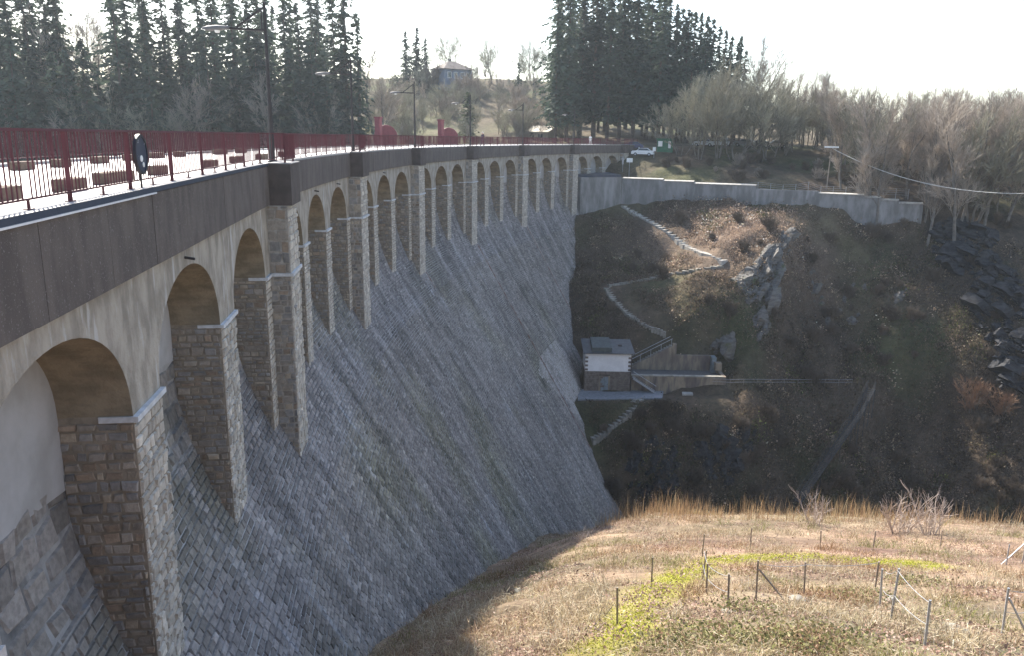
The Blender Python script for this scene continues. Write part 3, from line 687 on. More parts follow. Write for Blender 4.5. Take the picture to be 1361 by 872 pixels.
# red columns and half-disc grilles on the lake side
def red_gate(s, s2, rad, hcol, lab1, lab2):
    p = pl(s, -9.4, -1.5); q = float(np.interp(s, SS, PSI))
    c = empty('gate_column', tuple(p), -q, label=lab1, cat='column', group='red gate columns')
    MB().box(-.3, .3, -.42, .42, 0, hcol).build('shaft', M['red2'], c, bevel=.03); MB().box(-.36, .36, -.48, .48, hcol-.18, hcol+.0).build('cap', M['red2'], c)
    MB().box(-.5, .5, -.6, .6, -9, .0).build('footing', M['kerb'], c)
    p = pl(s2, -9.6, -.2); g = empty('half_disc_grille', tuple(p), -float(np.interp(s2, SS, PSI))-1.15, label=lab2, cat='grille', group='red half disc grilles')
    arc = MB(); a = np.linspace(0, math.pi, 25); arc.tube([(0, rad*math.cos(t), 1.2+rad*math.sin(t)) for t in a], .07, 6); arc.build('rim', M['red2'], g)
    ys = np.linspace(-rad*.93, rad*.93, 17)
    for y in ys: MB().box(-.02, .02, y-.09, y+.09, -8, 1.2+math.sqrt(rad*rad-y*y)).build('slat', M['red2'], g)
red_gate(61.8, 64.4, 1.3, 4.7, 'tall red column beside the left half disc grille', 'red half disc grille left of the walking person')
red_gate(81.3, 84.3, 1.3, 4.9, 'tall red column right of the walking person on the dam', 'red half disc grille right of the second red column')

# ------------------------------------------------------------------ people
def person(name, loc, rz, label, cloth, hat, stride=.25, scale=1.0):
    root = empty(name, loc, rz, label=label, cat='person'); root.scale = (scale,)*3
    pts = {'pel': (0, 0, .95, .13), 'bel': (0, .01, 1.1, .135), 'che': (0, .02, 1.32, .15), 'nek': (0, .03, 1.5, .06), 'hed': (0, .05, 1.60, .085), 'top': (0, .055, 1.70, .08)}
    for s, sg in (('l', -1), ('r', 1)):
        k = stride*sg
        pts.update({'hip'+s: (sg*.10, 0, .9, .10), 'kne'+s: (sg*.11, .06+k*.6, .5, .07), 'ank'+s: (sg*.11, k, .09, .048), 'toe'+s: (sg*.12, k+.17, .035, .035),
                    'sho'+s: (sg*.19, .02, 1.42, .07), 'elb'+s: (sg*.25, -k*.5, 1.15, .05), 'wri'+s: (sg*.24, .12-k*.6, .93, .038), 'han'+s: (sg*.235, .16-k*.7, .85, .035)})
    names = list(pts); e = [('pel', 'bel'), ('bel', 'che'), ('che', 'nek'), ('nek', 'hed'), ('hed', 'top')]
    for s in 'lr': e += [('pel', 'hip'+s), ('hip'+s, 'kne'+s), ('kne'+s, 'ank'+s), ('ank'+s, 'toe'+s), ('che', 'sho'+s), ('sho'+s, 'elb'+s), ('elb'+s, 'wri'+s), ('wri'+s, 'han'+s)]
    me = bpy.data.meshes.new('body'); me.from_pydata([pts[n][:3] for n in names], [(names.index(a), names.index(b)) for a, b in e], [])
    o = bpy.data.objects.new('body', me); COL.objects.link(o); o.parent = root
    sk = o.modifiers.new('skin', 'SKIN')
    for i, n in enumerate(names):
        v = me.skin_vertices[0].data[i]; v.radius = (pts[n][3],)*2; v.use_root = (n == 'pel')
    o.modifiers.new('sub', 'SUBSURF').levels = 1; o.modifiers['sub'].render_levels = 2
    me.materials.append(cloth)
    MB().tube([(0, .05, 1.50), (0, .06, 1.56), (0, .065, 1.63), (0, .06, 1.71), (0, .055, 1.75)], [.06, .088, .098, .09, .03], 10).build('head', M['skin'], root, smooth=True)
    MB().tube([(0, .045, 1.62), (0, .04, 1.68), (0, .04, 1.77), (0, .04, 1.80)], [.105, .112, .09, .03], 10).build('hat', hat, root, smooth=True)
    return root
pp = pl(78.5, -2.2, .0); person('person', (pp[0], pp[1], .005), 2.6, 'person in dark clothes and pale cap walking along the dam road', M['cloth_dark'], M['hat'])
pp = pl(125., -3.5, .0); person('person', (pp[0], pp[1], .005), 2.9, 'person in pale clothes at the far end of the dam road', M['cloth_white'], M['cloth_dark'])

# ------------------------------------------------------------------ wing wall on the far bank
wall = empty('wing_wall', (18.9, 141.7, -10.5), label='long grey concrete retaining wall stepping down from the dam end', cat='wall')
winv = Matrix.Translation(-Vector(wall.location))
def in_world(o, root):
    o.parent = root; o.matrix_parent_inverse = Matrix.Translation(-Vector(root.location)); return o
tops = [(826, 235), (880, 238.5), (921, 241.5), (1004, 247), (1087, 255), (1149, 259), (1172, 263), (1196, 267), (1229, 272)]
def wall_xy(xp): # plan line of the wall front from the dam to its right end
    d = ray(xp, 260); A = np.array([18.9, 141.7]); B = np.array([63.9, 124.6])
    # ray t*d = A + u*(B-A)
    m = np.array([[d[0], -(B-A)[0]], [d[1], -(B-A)[1]]]); t, u = np.linalg.solve(m, A); return A+u*(B-A), t
wdir = np.array([63.9-18.9, 124.6-141.7]); wdir /= np.hypot(*wdir); wn_ = np.array([wdir[1], -wdir[0]])
if wn_@np.array([0, -1.]) < 0: wn_ = -wn_
for i, ((x0, y0), (x1, y1)) in enumerate(zip(tops[:-1], tops[1:])):
    p0, t0 = wall_xy(x0); p1, t1 = wall_xy(x1); zt = CAM_H+ray((x0+x1)/2, (y0+y1)/2)[2]*.5*(t0+t1)
    q = [p0, p1, p1-wn_*.9, p0-wn_*.9]
    zb = min(T(*p0), T(*p1))-2.5
    in_world(MB().hexa([(*a, zb) for a in q]+[(*a, zt-.12) for a in q]).build('wall_section', M['wall_conc']), wall)
    g = .03; d2 = p1-p0; ln = np.hypot(*d2); e = d2/ln
    if i not in (3, ):
        c = [p0+e*g+wn_*.12, p1-e*g+wn_*.12, p1-e*g-wn_*.85, p0+e*g-wn_*.85]
        in_world(MB().hexa([(*a, zt-.116) for a in c]+[(*a, zt+k_) for a, k_ in zip(c, (.0, .0, .14, .14))]).build('coping_slab', M['slab']), wall)
# block that closes the wall against the dam, below the last two arches
a0 = pl(112.4, .75, 0)[:2]; a1 = np.array([18.9, 141.7]); back0 = pl(113, -1.2, 0)[:2]; back1 = pl(127, -1.2, 0)[:2]
in_world(MB().hexa([(*p, -14) for p in (a0, a1, back1, back0)]+[(*p, -5.35) for p in (a0, a1, back1, back0)]).build('abutment_block', M['wall_conc']), wall)
a0b = a0+(a1-a0)*.28; a1b = a0+(a1-a0)*.98
in_world(MB().hexa([(*p, -5.346) for p in (a0b, a1b, back1, back0)]+[(*p, -4.9) for p in (a0b, a1b, back1, back0)]).build('abutment_cap', M['coping']), wall)
# wire fence behind the wall
fen = empty('wire_fence', (20, 145, -5.5), label='thin grey wire fence along the top of the retaining wall', cat='fence')
fpts = []
for xp in np.arange(835, 1210, 17):
    p, t = wall_xy(xp); p = p-wn_*2.2; fpts.append((p[0], p[1], max(T(*p), -7.2)))
for a in fpts: in_world(MB().tube([(a[0], a[1], a[2]-.3), (a[0], a[1], a[2]+1.35)], .035, 6).build('post', M['galv']), fen)
for hgt in (.35, .7, 1.0, 1.3): in_world(MB().tube([(a[0], a[1], a[2]+hgt) for a in fpts], .014, 4).build('wire', M['galv']), fen)

# ------------------------------------------------------------------ stairways on the far slope
def slab_stair(name, pix, n, w, label, mat, jitter=.1):
    pts = np.array([hit(*q) for q in pix]); sl = np.r_[0, np.cumsum(np.hypot(*np.diff(pts[:, :2], axis=0).T))]
    root = empty(name, tuple(pts[0]), label=label, cat='stairway'); tt = np.linspace(0, sl[-1], n+1)
    P = np.stack([np.interp(tt, sl, pts[:, k]) for k in range(2)], -1)
    zz_ = np.array([T(*p) for p in P]); zz_ = np.convolve(np.pad(zz_, 2, 'edge'), np.ones(5)/5, 'valid')+.14
    for i in range(n):
        a, b = P[i], P[i+1]; t = (b-a)/np.hypot(*(b-a)); nn = np.array([-t[1], t[0]])*w/2*random.uniform(.88, 1.1); z = .5*(zz_[i]+zz_[i+1])
        a2 = a+t*.03; b2 = b-t*.03
        q = [a2-nn, b2-nn, b2+nn, a2+nn]; zj = [random.uniform(-.03, .03) for _ in range(4)]
        in_world(MB().hexa([(*p, z-.9) for p in q]+[(*p, z+k) for p, k in zip(q, zj)]).build('step', mat), root)
    return P, zz_
M['step_sun'] = M['slab']
slab_stair('slab_stairway', [(828, 272), (860, 292), (900, 318), (935, 338), (963, 351)], 30, 1.15, 'long straight flight of pale slabs descending from the wall corner', M['slab'])
slab_stair('slab_path', [(962, 353), (925, 359), (880, 366), (840, 374), (808, 381)], 18, .7, 'narrow pale path running left between the two flights of slabs', M['step'])
slab_stair('slab_stairway', [(806, 382), (815, 398), (835, 418), (860, 435), (885, 449)], 28, 1.0, 'curving grey flight of slabs descending to the white house', M['step'])
slab_stair('garden_stair', [(850, 532), (838, 545), (822, 560), (802, 575), (785, 585)], 16, 1.2, 'short dark flight of steps below the gravel pad', M['step'])
def metal_stair(pa, pb, w, n, label):
    a, b = np.array(pa), np.array(pb); root = empty('metal_staircase', tuple(b), label=label, cat='staircase')
    d = b-a; t = d[:2]/np.hypot(*d[:2]); nn = np.array([-t[1], t[0], 0])*w/2
    for sg in (-1, 1):
        in_world(MB().bar(a+nn*sg, b+nn*sg, .05, .16).build('stringer', M['steel_dull']), root)
        in_world(MB().tube([a+nn*sg+(0, 0, 1.05), b+nn*sg+(0, 0, 1.05)], .025, 6).build('handrail', M['steel_dull']), root)
        in_world(MB().tube([a+nn*sg+(0, 0, .55), b+nn*sg+(0, 0, .55)], .025, 6).build('mid_rail', M['steel_dull']), root)
        for k in range(0, n+1, 5):
            p = a+d*k/n+nn*sg; in_world(MB().tube([p, p+(0, 0, 1.05)], .03, 6).build('baluster', M['steel_dull']), root)
    for k in range(n):
        p = a+d*(k+.5)/n; in_world(MB().hexa([tuple(p+q) for q in (-nn-np.r_[t, 0]*.085, nn-np.r_[t, 0]*.085, nn+np.r_[t, 0]*.085, -nn+np.r_[t, 0]*.085)]+[tuple(p+q+(0, 0, .04)) for q in (-nn-np.r_[t, 0]*.085, nn-np.r_[t, 0]*.085, nn+np.r_[t, 0]*.085, -nn+np.r_[t, 0]*.085)]).build('tread', M['steel_dull']), root)
    for k in (0, n//3, 2*n//3):
        p = a+d*k/n; in_world(MB().bar(p-nn+(0, 0, -4), p-nn, .08).bar(p+nn+(0, 0, -4), p+nn, .08).build('support', M['steel_dull']), root)
M['steel_dull'] = pmat('dull_steel', (.06, .064, .07), (.042, .045, .05), 6, .8, spec=.15)
sa_ = at(1138, 556, 107.5); sb_ = at(1060, 668, 96); st_ = at(1158, 517, 111)
def lift(p): return np.array([p[0], p[1], max(p[2], T(p[0], p[1])+.35)])
metal_stair(lift(sa_), lift(sb_), .85, 60, 'long steep metal staircase going down into the dark gorge')
metal_stair(lift(st_), lift(sa_), 1.0, 16, 'short pale upper flight of the metal staircase')

# ------------------------------------------------------------------ valve house and terrace
HZ = -32.0
hl = onz(776, 521, HZ); hr = onz(838, 521, HZ)
hd = np.array([hr[0]-hl[0], hr[1]-hl[1]]); hw = np.hypot(*hd); ang = math.atan2(hd[1], hd[0])-.06
house = empty('valve_house', (hl[0], hl[1], HZ), ang, label='small white house with grey roof on a stone base beside the dam', cat='house')
HW, HD = hw*.98, 4.6
def hp(mb, n, m, par=None, **k): o = mb.build(n, m, **k); o.parent = par or house; return o
base = hp(MB().box(0, HW, 0, HD, -3, 2.85), 'stone_base', M['rubble'])
rr = np.random.default_rng(5)
for z0 in np.arange(.05, 2.6, .3):      # rubble courses of the base
    x = .0
    while x < HW-.1:
        w = rr.uniform(.3, .7); x1 = min(x+w, HW)
        if not (2.1 < x < 3.3 and z0 < 2.1): hp(MB().box(x+.02, x1-.02, -rr.uniform(.03, .07), .0, z0+.02, z0+.28), 'stone', M['rubble'], base)
        x = x1
up = hp(MB().box(.06, HW-.06, .05, HD-.05, 2.852, 5.35), 'wall', M['render'])
for z in np.arange(2.95, 5.1, .55):
    hp(MB().box(.03, .42, .02, .06, z, z+.27), 'quoin', M['rubble'], up); hp(MB().box(HW-.42, HW-.03, .02, .06, z, z+.27), 'quoin', M['rubble'], up)
    hp(MB().box(HW-.061, HW-.03, .02, .42, z+.27, z+.5), 'quoin', M['rubble'], up)
rf = hp(MB().hexa([(-.25, -.4, 5.35), (HW+.35, -.4, 5.35), (HW+.35, HD+.4, 5.95), (-.25, HD+.4, 5.95), (-.25, -.4, 5.47), (HW+.35, -.4, 5.47), (HW+.35, HD+.4, 6.07), (-.25, HD+.4, 6.07)]), 'roof', M['roof'])
hp(MB().hexa([(.9, -.1, 5.30), (3.5, -.1, 5.30), (3.5, 3.9, 5.80), (.9, 3.9, 5.80), (.9, -.1, 6.15), (3.5, -.1, 6.15), (3.5, 3.9, 6.60), (.9, 3.9, 6.60)]), 'roof_light', M['rooflid'], rf)
hp(MB().box(4.6, 5.1, 2.2, 2.8, 5.70, 5.92), 'vent', M['dark'], rf)
dr = hp(MB().box(2.15, 3.2, -.05, .0, .0, 2.1), 'door', M['door'])
hp(MB().box(1.95, 2.15, -.07, .0, 0, 2.3), 'door_frame', M['stain_wall'], dr); hp(MB().box(3.2, 3.4, -.07, .0, 0, 2.3), 'door_frame', M['stain_wall'], dr); hp(MB().box(1.95, 3.4, -.09, .0, 2.3, 2.42), 'lintel', M['dark'], dr)
hp(MB().box(2.66, 2.69, -.062, -.05, 0, 2.1), 'door_seam', M['dark'], dr); hp(MB().box(3.05, 3.1, -.09, -.05, 1, 1.12), 'handle', M['dark'], dr)
hp(MB().box(HW-.06, HW-.05, 1.4, 2.5, 3.0, 4.1), 'window', M['glass'], up)
hp(MB().tube([(HW-.02, -.06, .2), (HW-.02, -.06, 4.7)], .06, 6), 'downpipe', M['dark'])
# gravel pad in front
gp = [onz(768, 515, HZ+.0), onz(882, 521, HZ), onz(880, 531, HZ), onz(768, 533, HZ)]
gv = [np.array([p[0], p[1], HZ+.05]) for p in gp]
tag(MB().hexa([(p[0], p[1], HZ-.6) for p in (gv[3], gv[2], gv[1], gv[0])]+[(p[0], p[1], HZ+.14) for p in (gv[3], gv[2], gv[1], gv[0])]).build('gravel_pad', M['gravel']), kind='structure')
terr = empty('terrace', (hl[0], hl[1], HZ), ang, label='concrete terrace with stained retaining walls right of the white house', cat='terrace')
def tp_(mb, n, m, par=None): o = mb.build(n, m); o.parent = par or terr; return o
TX = HW+.15; TW = 12.2
tp_(MB().box(TX, TX+TW, .4, .85, -2.5, 2.15), 'front_wall', M['stain_wall']); tp_(MB().box(TX+TW, TX+TW+.45, .4, 4.6, -2.5, 2.25), 'end_wall', M['stain_wall'])
tp_(MB().box(TX, TX+TW, .855, 5.0, -2, 1.75), 'floor', M['asphalt']); tp_(MB().box(TX-.02, TX+TW+.05, .33, .95, 2.154, 2.3), 'wall_coping', M['step'])
tp_(MB().hexa([(TX+.3, 5.0, 1.7), (TX+6.2, 5.0, 1.7), (TX+6.2, 5.5, 1.7), (TX+.3, 5.5, 1.7), (TX+.3, 5.0, 2.0), (TX+6.2, 5.0, 5.2), (TX+6.2, 5.5, 5.2), (TX+.3, 5.5, 2.0)]), 'stair_wall', M['stain_wall'])
tp_(MB().box(TX+6.2, TX+6.7, 4.9, 5.6, 1.7, 5.5), 'pillar', M['stain_wall']); tp_(MB().box(TX+6.7, TX+TW-.6, 5.0, 5.5, 1.7, 3.9), 'rear_wall', M['stain_wall'])
tp_(MB().box(TX+TW-.7, TX+TW-.1, 4.0, 5.4, 1.7, 3.9), 'cabinet', M['door']); tp_(MB().box(TX+TW-.4, TX+TW+.45, 3.0, 3.9, 2.3, 3.4), 'wall_stub', M['stain_wall'])
for k in range(16):
    x = TX+.5+k*.36; z = 2.0+k*.2; tp_(MB().box(x, x+.4, 5.5, 6.6, z-.6, z), 'stair_tread', M['step'])
tp_(MB().tube([(TX-.5, 5.2, 2.9), (TX+.3, 5.2, 3.0), (TX+6.1, 5.2, 6.2)], .04, 6), 'handrail', M['galv']); tp_(MB().tube([(TX-.5, 6.6, 2.9), (TX+.3, 6.6, 3.0), (TX+6.1, 6.6, 6.2)], .04, 6), 'handrail', M['galv'])
for k in range(5):
    x = TX+.4+k*1.4; z = 2.0+k*.78; tp_(MB().tube([(x, 5.2, z), (x, 5.2, z+1.05)], .03, 6), 'rail_post', M['galv'])
fl = empty('pad_stair', (hl[0], hl[1], HZ), ang, label='narrow steel flight from the terrace down to the gravel pad', cat='staircase')
for k in range(11):
    x = TX+.2+k*.27; z = 2.1-k*.19; o = MB().box(x, x+.3, -.55, .32, z-.08, z).build('tread', M['step']); o.parent = fl
for y in (-.58, .34):
    o = MB().bar((TX+.1, y, 2.1), (TX+3.2, y, .1), .05, .22).build('stringer', M['galv']); o.parent = fl
o = MB().tube([(TX+.1, -.6, 3.1), (TX+3.2, -.6, 1.1)], .035, 6).build('handrail', M['galv']); o.parent = fl
# small concrete slab lying on the bench, thin bench fence
p = hit(913, 524); o = MB().hexa([(-.7, -.5, -.1), (.7, -.5, -.1), (.8, .5, -.05), (-.6, .5, -.05), (-.7, -.5, .12), (.7, -.5, .12), (.8, .5, .2), (-.6, .5, .2)]).build('loose_slab', M['slab']); o.location = p; tag(o, 'pale concrete slab lying on the mossy bench below the terrace', 'slab')
bf = empty('wire_fence', tuple(hit(970, 515)), label='low wire fence along the bench right of the terrace', cat='fence')
bp = [hit(x, 514) for x in np.arange(880, 1150, 18)]; bp = [(p[0], p[1], T(p[0], p[1])) for p in bp]
for a in bp: in_world(MB().tube([(a[0], a[1], a[2]-.2), (a[0], a[1], a[2]+.95)], .03, 5).build('post', M['wood']), bf)
for hh in (.5, .9): in_world(MB().tube([(a[0], a[1], a[2]+hh) for a in bp], .02, 4).build('wire', M['galv']), bf)

# ------------------------------------------------------------------ rock outcrops
def rock(name, label, pix, ext, n, size, dip, seed, mat, sink=.35):
    """bedded outcrop: many tilted slabs half buried in the slope over the photo region pix +- ext"""
    rg = np.random.default_rng(seed); root = empty(name, tuple(hit(*pix)), label=label, cat='rock')
    for k in range(n):
        a = rg.uniform(0, 2*math.pi); rr_ = math.sqrt(rg.random()); p = hit(pix[0]+ext[0]*rr_*math.cos(a)+ext[2]*rr_*math.sin(a), pix[1]+ext[1]*rr_*math.sin(a))
        f = rg.lognormal(-.25, .45); w, d, h_ = size[0]*f, size[1]*f*rg.uniform(.6, 1.1), size[2]*f*rg.uniform(.5, 1.3)
        bm = bmesh.new(); m = int(rg.integers(5, 9)); lo = []; hi = []; ph = rg.uniform(0, 6)
        for j in range(m):
            t = 2*math.pi*j/m+ph+rg.uniform(-.25, .25); rad = rg.uniform(.55, 1.15); x, y = w/2*rad*math.cos(t), d/2*rad*math.sin(t)
            lo.append(bm.verts.new((x*1.05, y*1.05, -h_/2))); hi.append(bm.verts.new((x*rg.uniform(.72, 1.), y*rg.uniform(.72, 1.), h_/2+rg.uniform(-.45, .25)*h_)))
        bm.faces.new(hi); bm.faces.new(lo[::-1])
        for j in range(m): bm.faces.new((lo[j], lo[(j+1) % m], hi[(j+1) % m], hi[j]))
        bmesh.ops.triangulate(bm, faces=bm.faces[:]); bmesh.ops.subdivide_edges(bm, edges=bm.edges[:], cuts=2, use_grid_fill=True)
        for v in bm.verts: v.co += Vector(rg.normal(0, .035, 3))*min(w, 1.8)
        Rm = Matrix.Rotation(dip[1]+rg.uniform(-.2, .2), 4, 'Z') @ Matrix.Rotation(dip[0]+rg.uniform(-.15, .15), 4, 'Y') @ Matrix.Rotation(rg.uniform(-.2, .2), 4, 'X')
        bm.transform(Matrix.Translation(Vector(p)-Vector(root.location)+Vector((0, 0, h_*(.5-sink)*rg.uniform(-.4, 1)))) @ Rm)
        me = bpy.data.meshes.new('slab'); bm.to_mesh(me); bm.free(); me.materials.append(mat)
        o = bpy.data.objects.new('slab', me); COL.objects.link(o); o.parent = root
rock('rock_outcrop', 'big bedded rock outcrop at the sunlit edge right of the slab stairway', (1020, 358), (20, 50, -24), 75, (2.5, 1.8, .5), (-.75, .5), 1, M['rock'])
rock('rock_outcrop', 'flat sunlit rock ledge just below the bend of the slab stairway', (990, 374), (14, 9, 0), 12, (2.8, 2.0, .6), (-.45, .4), 2, M['rock'])
rock('rock_outcrop', 'rock face hanging below the big outcrop', (1012, 425), (10, 36, -8), 24, (2.0, 1.5, .6), (-1.1, .6), 3, M['rock'])
rock('rock_outcrop', 'mossy rock nose above the terrace', (960, 458), (14, 14, 0), 14, (1.8, 1.4, .6), (-.9, .5), 4, M['rock'])
rock('rock_outcrop', 'slim grey rock slab on the dark slope right of the big outcrop', (1080, 376), (7, 16, 0), 8, (1.5, 1.0, .5), (-1.2, .4), 5, M['rock'])
rock('rock_outcrop', 'grey rock slab in the middle of the dark slope under the wall end', (1195, 388), (8, 18, 0), 9, (1.5, 1.0, .5), (-1.1, .3), 6, M['rock'])
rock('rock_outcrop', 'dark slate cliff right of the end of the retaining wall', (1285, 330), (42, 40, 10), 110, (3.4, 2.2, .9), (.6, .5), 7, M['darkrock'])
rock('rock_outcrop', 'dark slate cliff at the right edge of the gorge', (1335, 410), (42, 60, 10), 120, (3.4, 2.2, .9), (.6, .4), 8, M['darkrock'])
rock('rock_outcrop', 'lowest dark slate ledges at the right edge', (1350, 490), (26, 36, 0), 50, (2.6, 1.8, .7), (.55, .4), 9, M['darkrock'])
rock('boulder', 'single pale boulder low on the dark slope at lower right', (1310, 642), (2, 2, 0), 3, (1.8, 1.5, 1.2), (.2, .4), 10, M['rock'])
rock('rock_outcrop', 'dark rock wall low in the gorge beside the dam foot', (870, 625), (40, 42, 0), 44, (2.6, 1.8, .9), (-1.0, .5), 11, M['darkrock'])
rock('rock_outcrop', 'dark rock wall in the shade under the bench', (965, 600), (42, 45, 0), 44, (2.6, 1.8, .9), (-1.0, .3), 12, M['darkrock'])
rock('rock_outcrop', 'scattered grey rock ribs high on the dark slope below the wall', (1120, 410), (45, 40, 0), 16, (1.3, .9, .45), (-1.0, .4), 13, M['rock'])

# ------------------------------------------------------------------ trees: a few crowns and trunks, shared by all copies
def conifer_mesh(seed, H, low, full, dens, wid, droop=.25, tuft=1.0, leaf=1.0):
    rg = np.random.default_rng(seed); tr = MB(); bend = rg.uniform(-.25, .25, 2)
    tp = [(bend[0]*math.sin(t*3), bend[1]*math.sin(t*2.5), H*t) for t in np.linspace(0, 1, 9)]
    tr.tube([(0, 0, -1.2)]+tp, [H*.0125]+[H*.011*(1-t)+.025 for t in np.linspace(0, 1, 9)], 7)
    V = []; F = []; z = H*low
    def quad(c, a, b): 
        k = len(V); V.extend([c-a-b*.4, c+a*.2-b, c+a+b*.1, c-a*.1+b]); F.append((k, k+1, k+2, k+3))
    while z < H*.995:
        t = (z-H*low)/(H*(1-low)); rad = wid*((1-t)**.62)*(.4+.6*min(1, t/.15+.25))*(1+.22*math.sin(z*1.9+seed)+.15*math.sin(z*.83+seed*3))+.15
        for b in range(max(3, int(dens*(1-t*.55)))):
            if rg.random() > full and t < .85: continue
            az = rg.uniform(0, 2*math.pi); ln = rad*rg.uniform(.35, 1.2)*(1+.3*math.cos(az-seed*1.7)); dz = rg.uniform(-.25, .25)
            d = np.array([math.cos(az), math.sin(az), 0]); base = np.array([0, 0, z+dz]); side = np.array([-d[1], d[0], 0])
            if rg.random() < .35 and ln > .9:
                e = base+d*ln*.85+np.array([0, 0, -droop*ln*.7]); tr.tube([base, e], [.035, .012], 3, cap=False)
            m = max(2, int(ln/.42*tuft))
            for j in range(m):
                f = (j+.6)/m; c = base+d*ln*f+np.array([0, 0, -droop*ln*f*f+rg.uniform(-.15, .15)])+side*rg.uniform(-.22, .22)*ln*f
                w = leaf*rg.uniform(.22, .46)*(1.15-.5*f)
                a = (d*rg.uniform(.5, 1)+side*rg.uniform(-.9, .9)+np.array([0, 0, rg.uniform(-.9, .1)])); a = a/np.linalg.norm(a)*w
                b_ = np.cross(a, rg.normal(size=3)); b_ = b_/np.linalg.norm(b_)*w*rg.uniform(.35, .6); quad(c, a, b_)
        z += H*.012+rg.uniform(.05, .22)
    return (np.array(tr.v), tr.f), (np.array(V), F)
def bare_mesh(seed, H, spread, levels=5, multi=1, up=.55, twig=.018, nb=(3, 5), start=.25, b0=(.42, .64), tl=.56):
    rg = np.random.default_rng(seed); tr = MB(); tw = MB()
    def grow(p, d, ln, rad, lev):
        n = 3 if lev < 3 else (2 if lev < levels else 1); pts = [p]; q = p.copy(); dd = d.copy()
        for k in range(n):
            dd = dd+rg.normal(0, .11, 3)+np.array([0, 0, up*.10]); dd = dd/np.linalg.norm(dd); q = q+dd*ln/n; pts.append(q.copy())
        r1 = max(rad*.55, twig*.6); mb = tr if lev < 2 else tw
        mb.tube(pts, np.linspace(rad, r1, n+1), 6 if lev == 0 else (4 if lev < 2 else 3), cap=False)
        if lev >= levels: return
        m = rg.integers(nb[0], nb[1]+1)+(1 if lev else 2)
        for k in range(m):
            f = start+(1-start)*(k+rg.random())/m if lev == 0 else .2+.8*(k+rg.random())/m
            i = min(int(f*n), n-1); b = pts[i]+(pts[i+1]-pts[i])*(f*n-i)
            a = rg.normal(size=3); a = a-dd*(a@dd); a = a/np.linalg.norm(a)
            ang = rg.uniform(.35, .8)*spread; e = dd*math.cos(ang)+a*math.sin(ang); e[2] += .22*up; e = e/np.linalg.norm(e)
            grow(b, e, ln*rg.uniform(*(b0 if lev == 0 else (.42, .64))), max(r1*rg.uniform(.45, .65)+.002, twig), lev+1)
        grow(pts[-1], dd, ln*.5, r1*.9, lev+1)
    for k in range(multi):
        a = rg.uniform(0, 6.28); lean = (0 if multi == 1 else rg.uniform(.1, .42)); d = np.array([math.cos(a)*lean, math.sin(a)*lean, 1]); d = d/np.linalg.norm(d)
        b = np.array([math.cos(a), math.sin(a), 0])*(0 if multi == 1 else rg.uniform(.05, .4)); b[2] = -.8
        grow(b, d, H*(tl if multi == 1 else rg.uniform(.42, .58)), H*(.017 if multi == 1 else .009), 0)
    return (np.array(tr.v), tr.f), (np.array(tw.v), tw.f)
PROTO = {}; HGT = {}
def proto(key, data, mt, mc):
    (tv, tf), (cv, cf) = data; HGT[key] = float(np.percentile(cv[:, 2], 99.7))
    PROTO[key] = (mesh_np('trunk', tv, tf, mt, link=False, smooth=True), mesh_np('crown', cv, cf, mc, link=False))
for i in range(5): proto(f'spruce{i}', conifer_mesh(20+i, 30, .12, .8, 11, 4.0, .34, 1.3, 1.45), M['bark'], M['needle'])
for i in range(3): proto(f'thin{i}', conifer_mesh(30+i, 30, .14, .62, 10, 4.4, .32, 1.2, 1.5), M['bark'], M['needle'])
for i in range(2): proto(f'young{i}', conifer_mesh(40+i, 12, .02, .95, 12, 2.9, .2, 1.2), M['bark'], M['needle'])
proto('light0', conifer_mesh(45, 9, .02, .95, 12, 2.3, .2, 1.2), M['bark'], M['needle2'])
for i in range(4): proto(f'bare{i}', bare_mesh(50+i, 12, 1.0, 5, 1, .5, .012, (2, 4)), M['bark2'], M['twig'])
for i in range(4): proto(f'slim{i}', bare_mesh(90+i, 12, .95, 4, 1, .55, .0125, (5, 7), .28, (.18, .36), .78), M['bark2'], M['twig'])
for i in range(3): proto(f'multi{i}', bare_mesh(60+i, 9, 1.0, 4, 4, .45, .0125, (3, 4)), M['bark2'], M['twig2'])
for i in range(2): proto(f'bush{i}', bare_mesh(70+i, 4.5, .95, 3, 9, .5, .014, (4, 5), .1), M['bark2'], M['twig'])
M['scrub_twig'] = pmat('scrub_twigs', (.14, .108, .08), (.09, .07, .052), .4, .9, coord='obj', rnd=.35)
for i in range(2): proto(f'scrub{i}', bare_mesh(85+i, 4.5, 1.0, 3, 9, .4, .02, (4, 5), .1), M['scrub_twig'], M['scrub_twig'])
proto('russet', bare_mesh(75, 4.5, 1.0, 3, 7, .5, .022, (3, 4), .1), M['bark2'], M['twig3'])
def tree(kind, x, y, H, label, group, name, cat='tree', z=None):
    tm, cm = PROTO[kind]; base = HGT[kind]
    k = H/base; r = empty(name, (x, y, (T(x, y) if z is None else z)), random.uniform(0, 6.28), label=label, cat=cat, group=group)
    wf_ = random.uniform(.92, 1.28) if kind[:4] in ('spru', 'thin') else random.uniform(.88, 1.15); r.scale = (k*wf_, k*wf_, k)
    for nm, me in (('trunk', tm), ('crown', cm)):
        o = bpy.data.objects.new(nm, me); COL.objects.link(o); o.parent = r
    return r
def pxy(xp, r): d = ray(xp, 190); return d[0]*r, d[1]*r
def tree_px(kind, xp, r, ytop, label, group, name, **k):
    x, y = pxy(xp, r); z = T(x, y); ztop = CAM_H+ray(xp, ytop)[2]*r; H = max(ztop-z, 2.0)
    return tree(kind, x, y, H, label, group, name, **k)
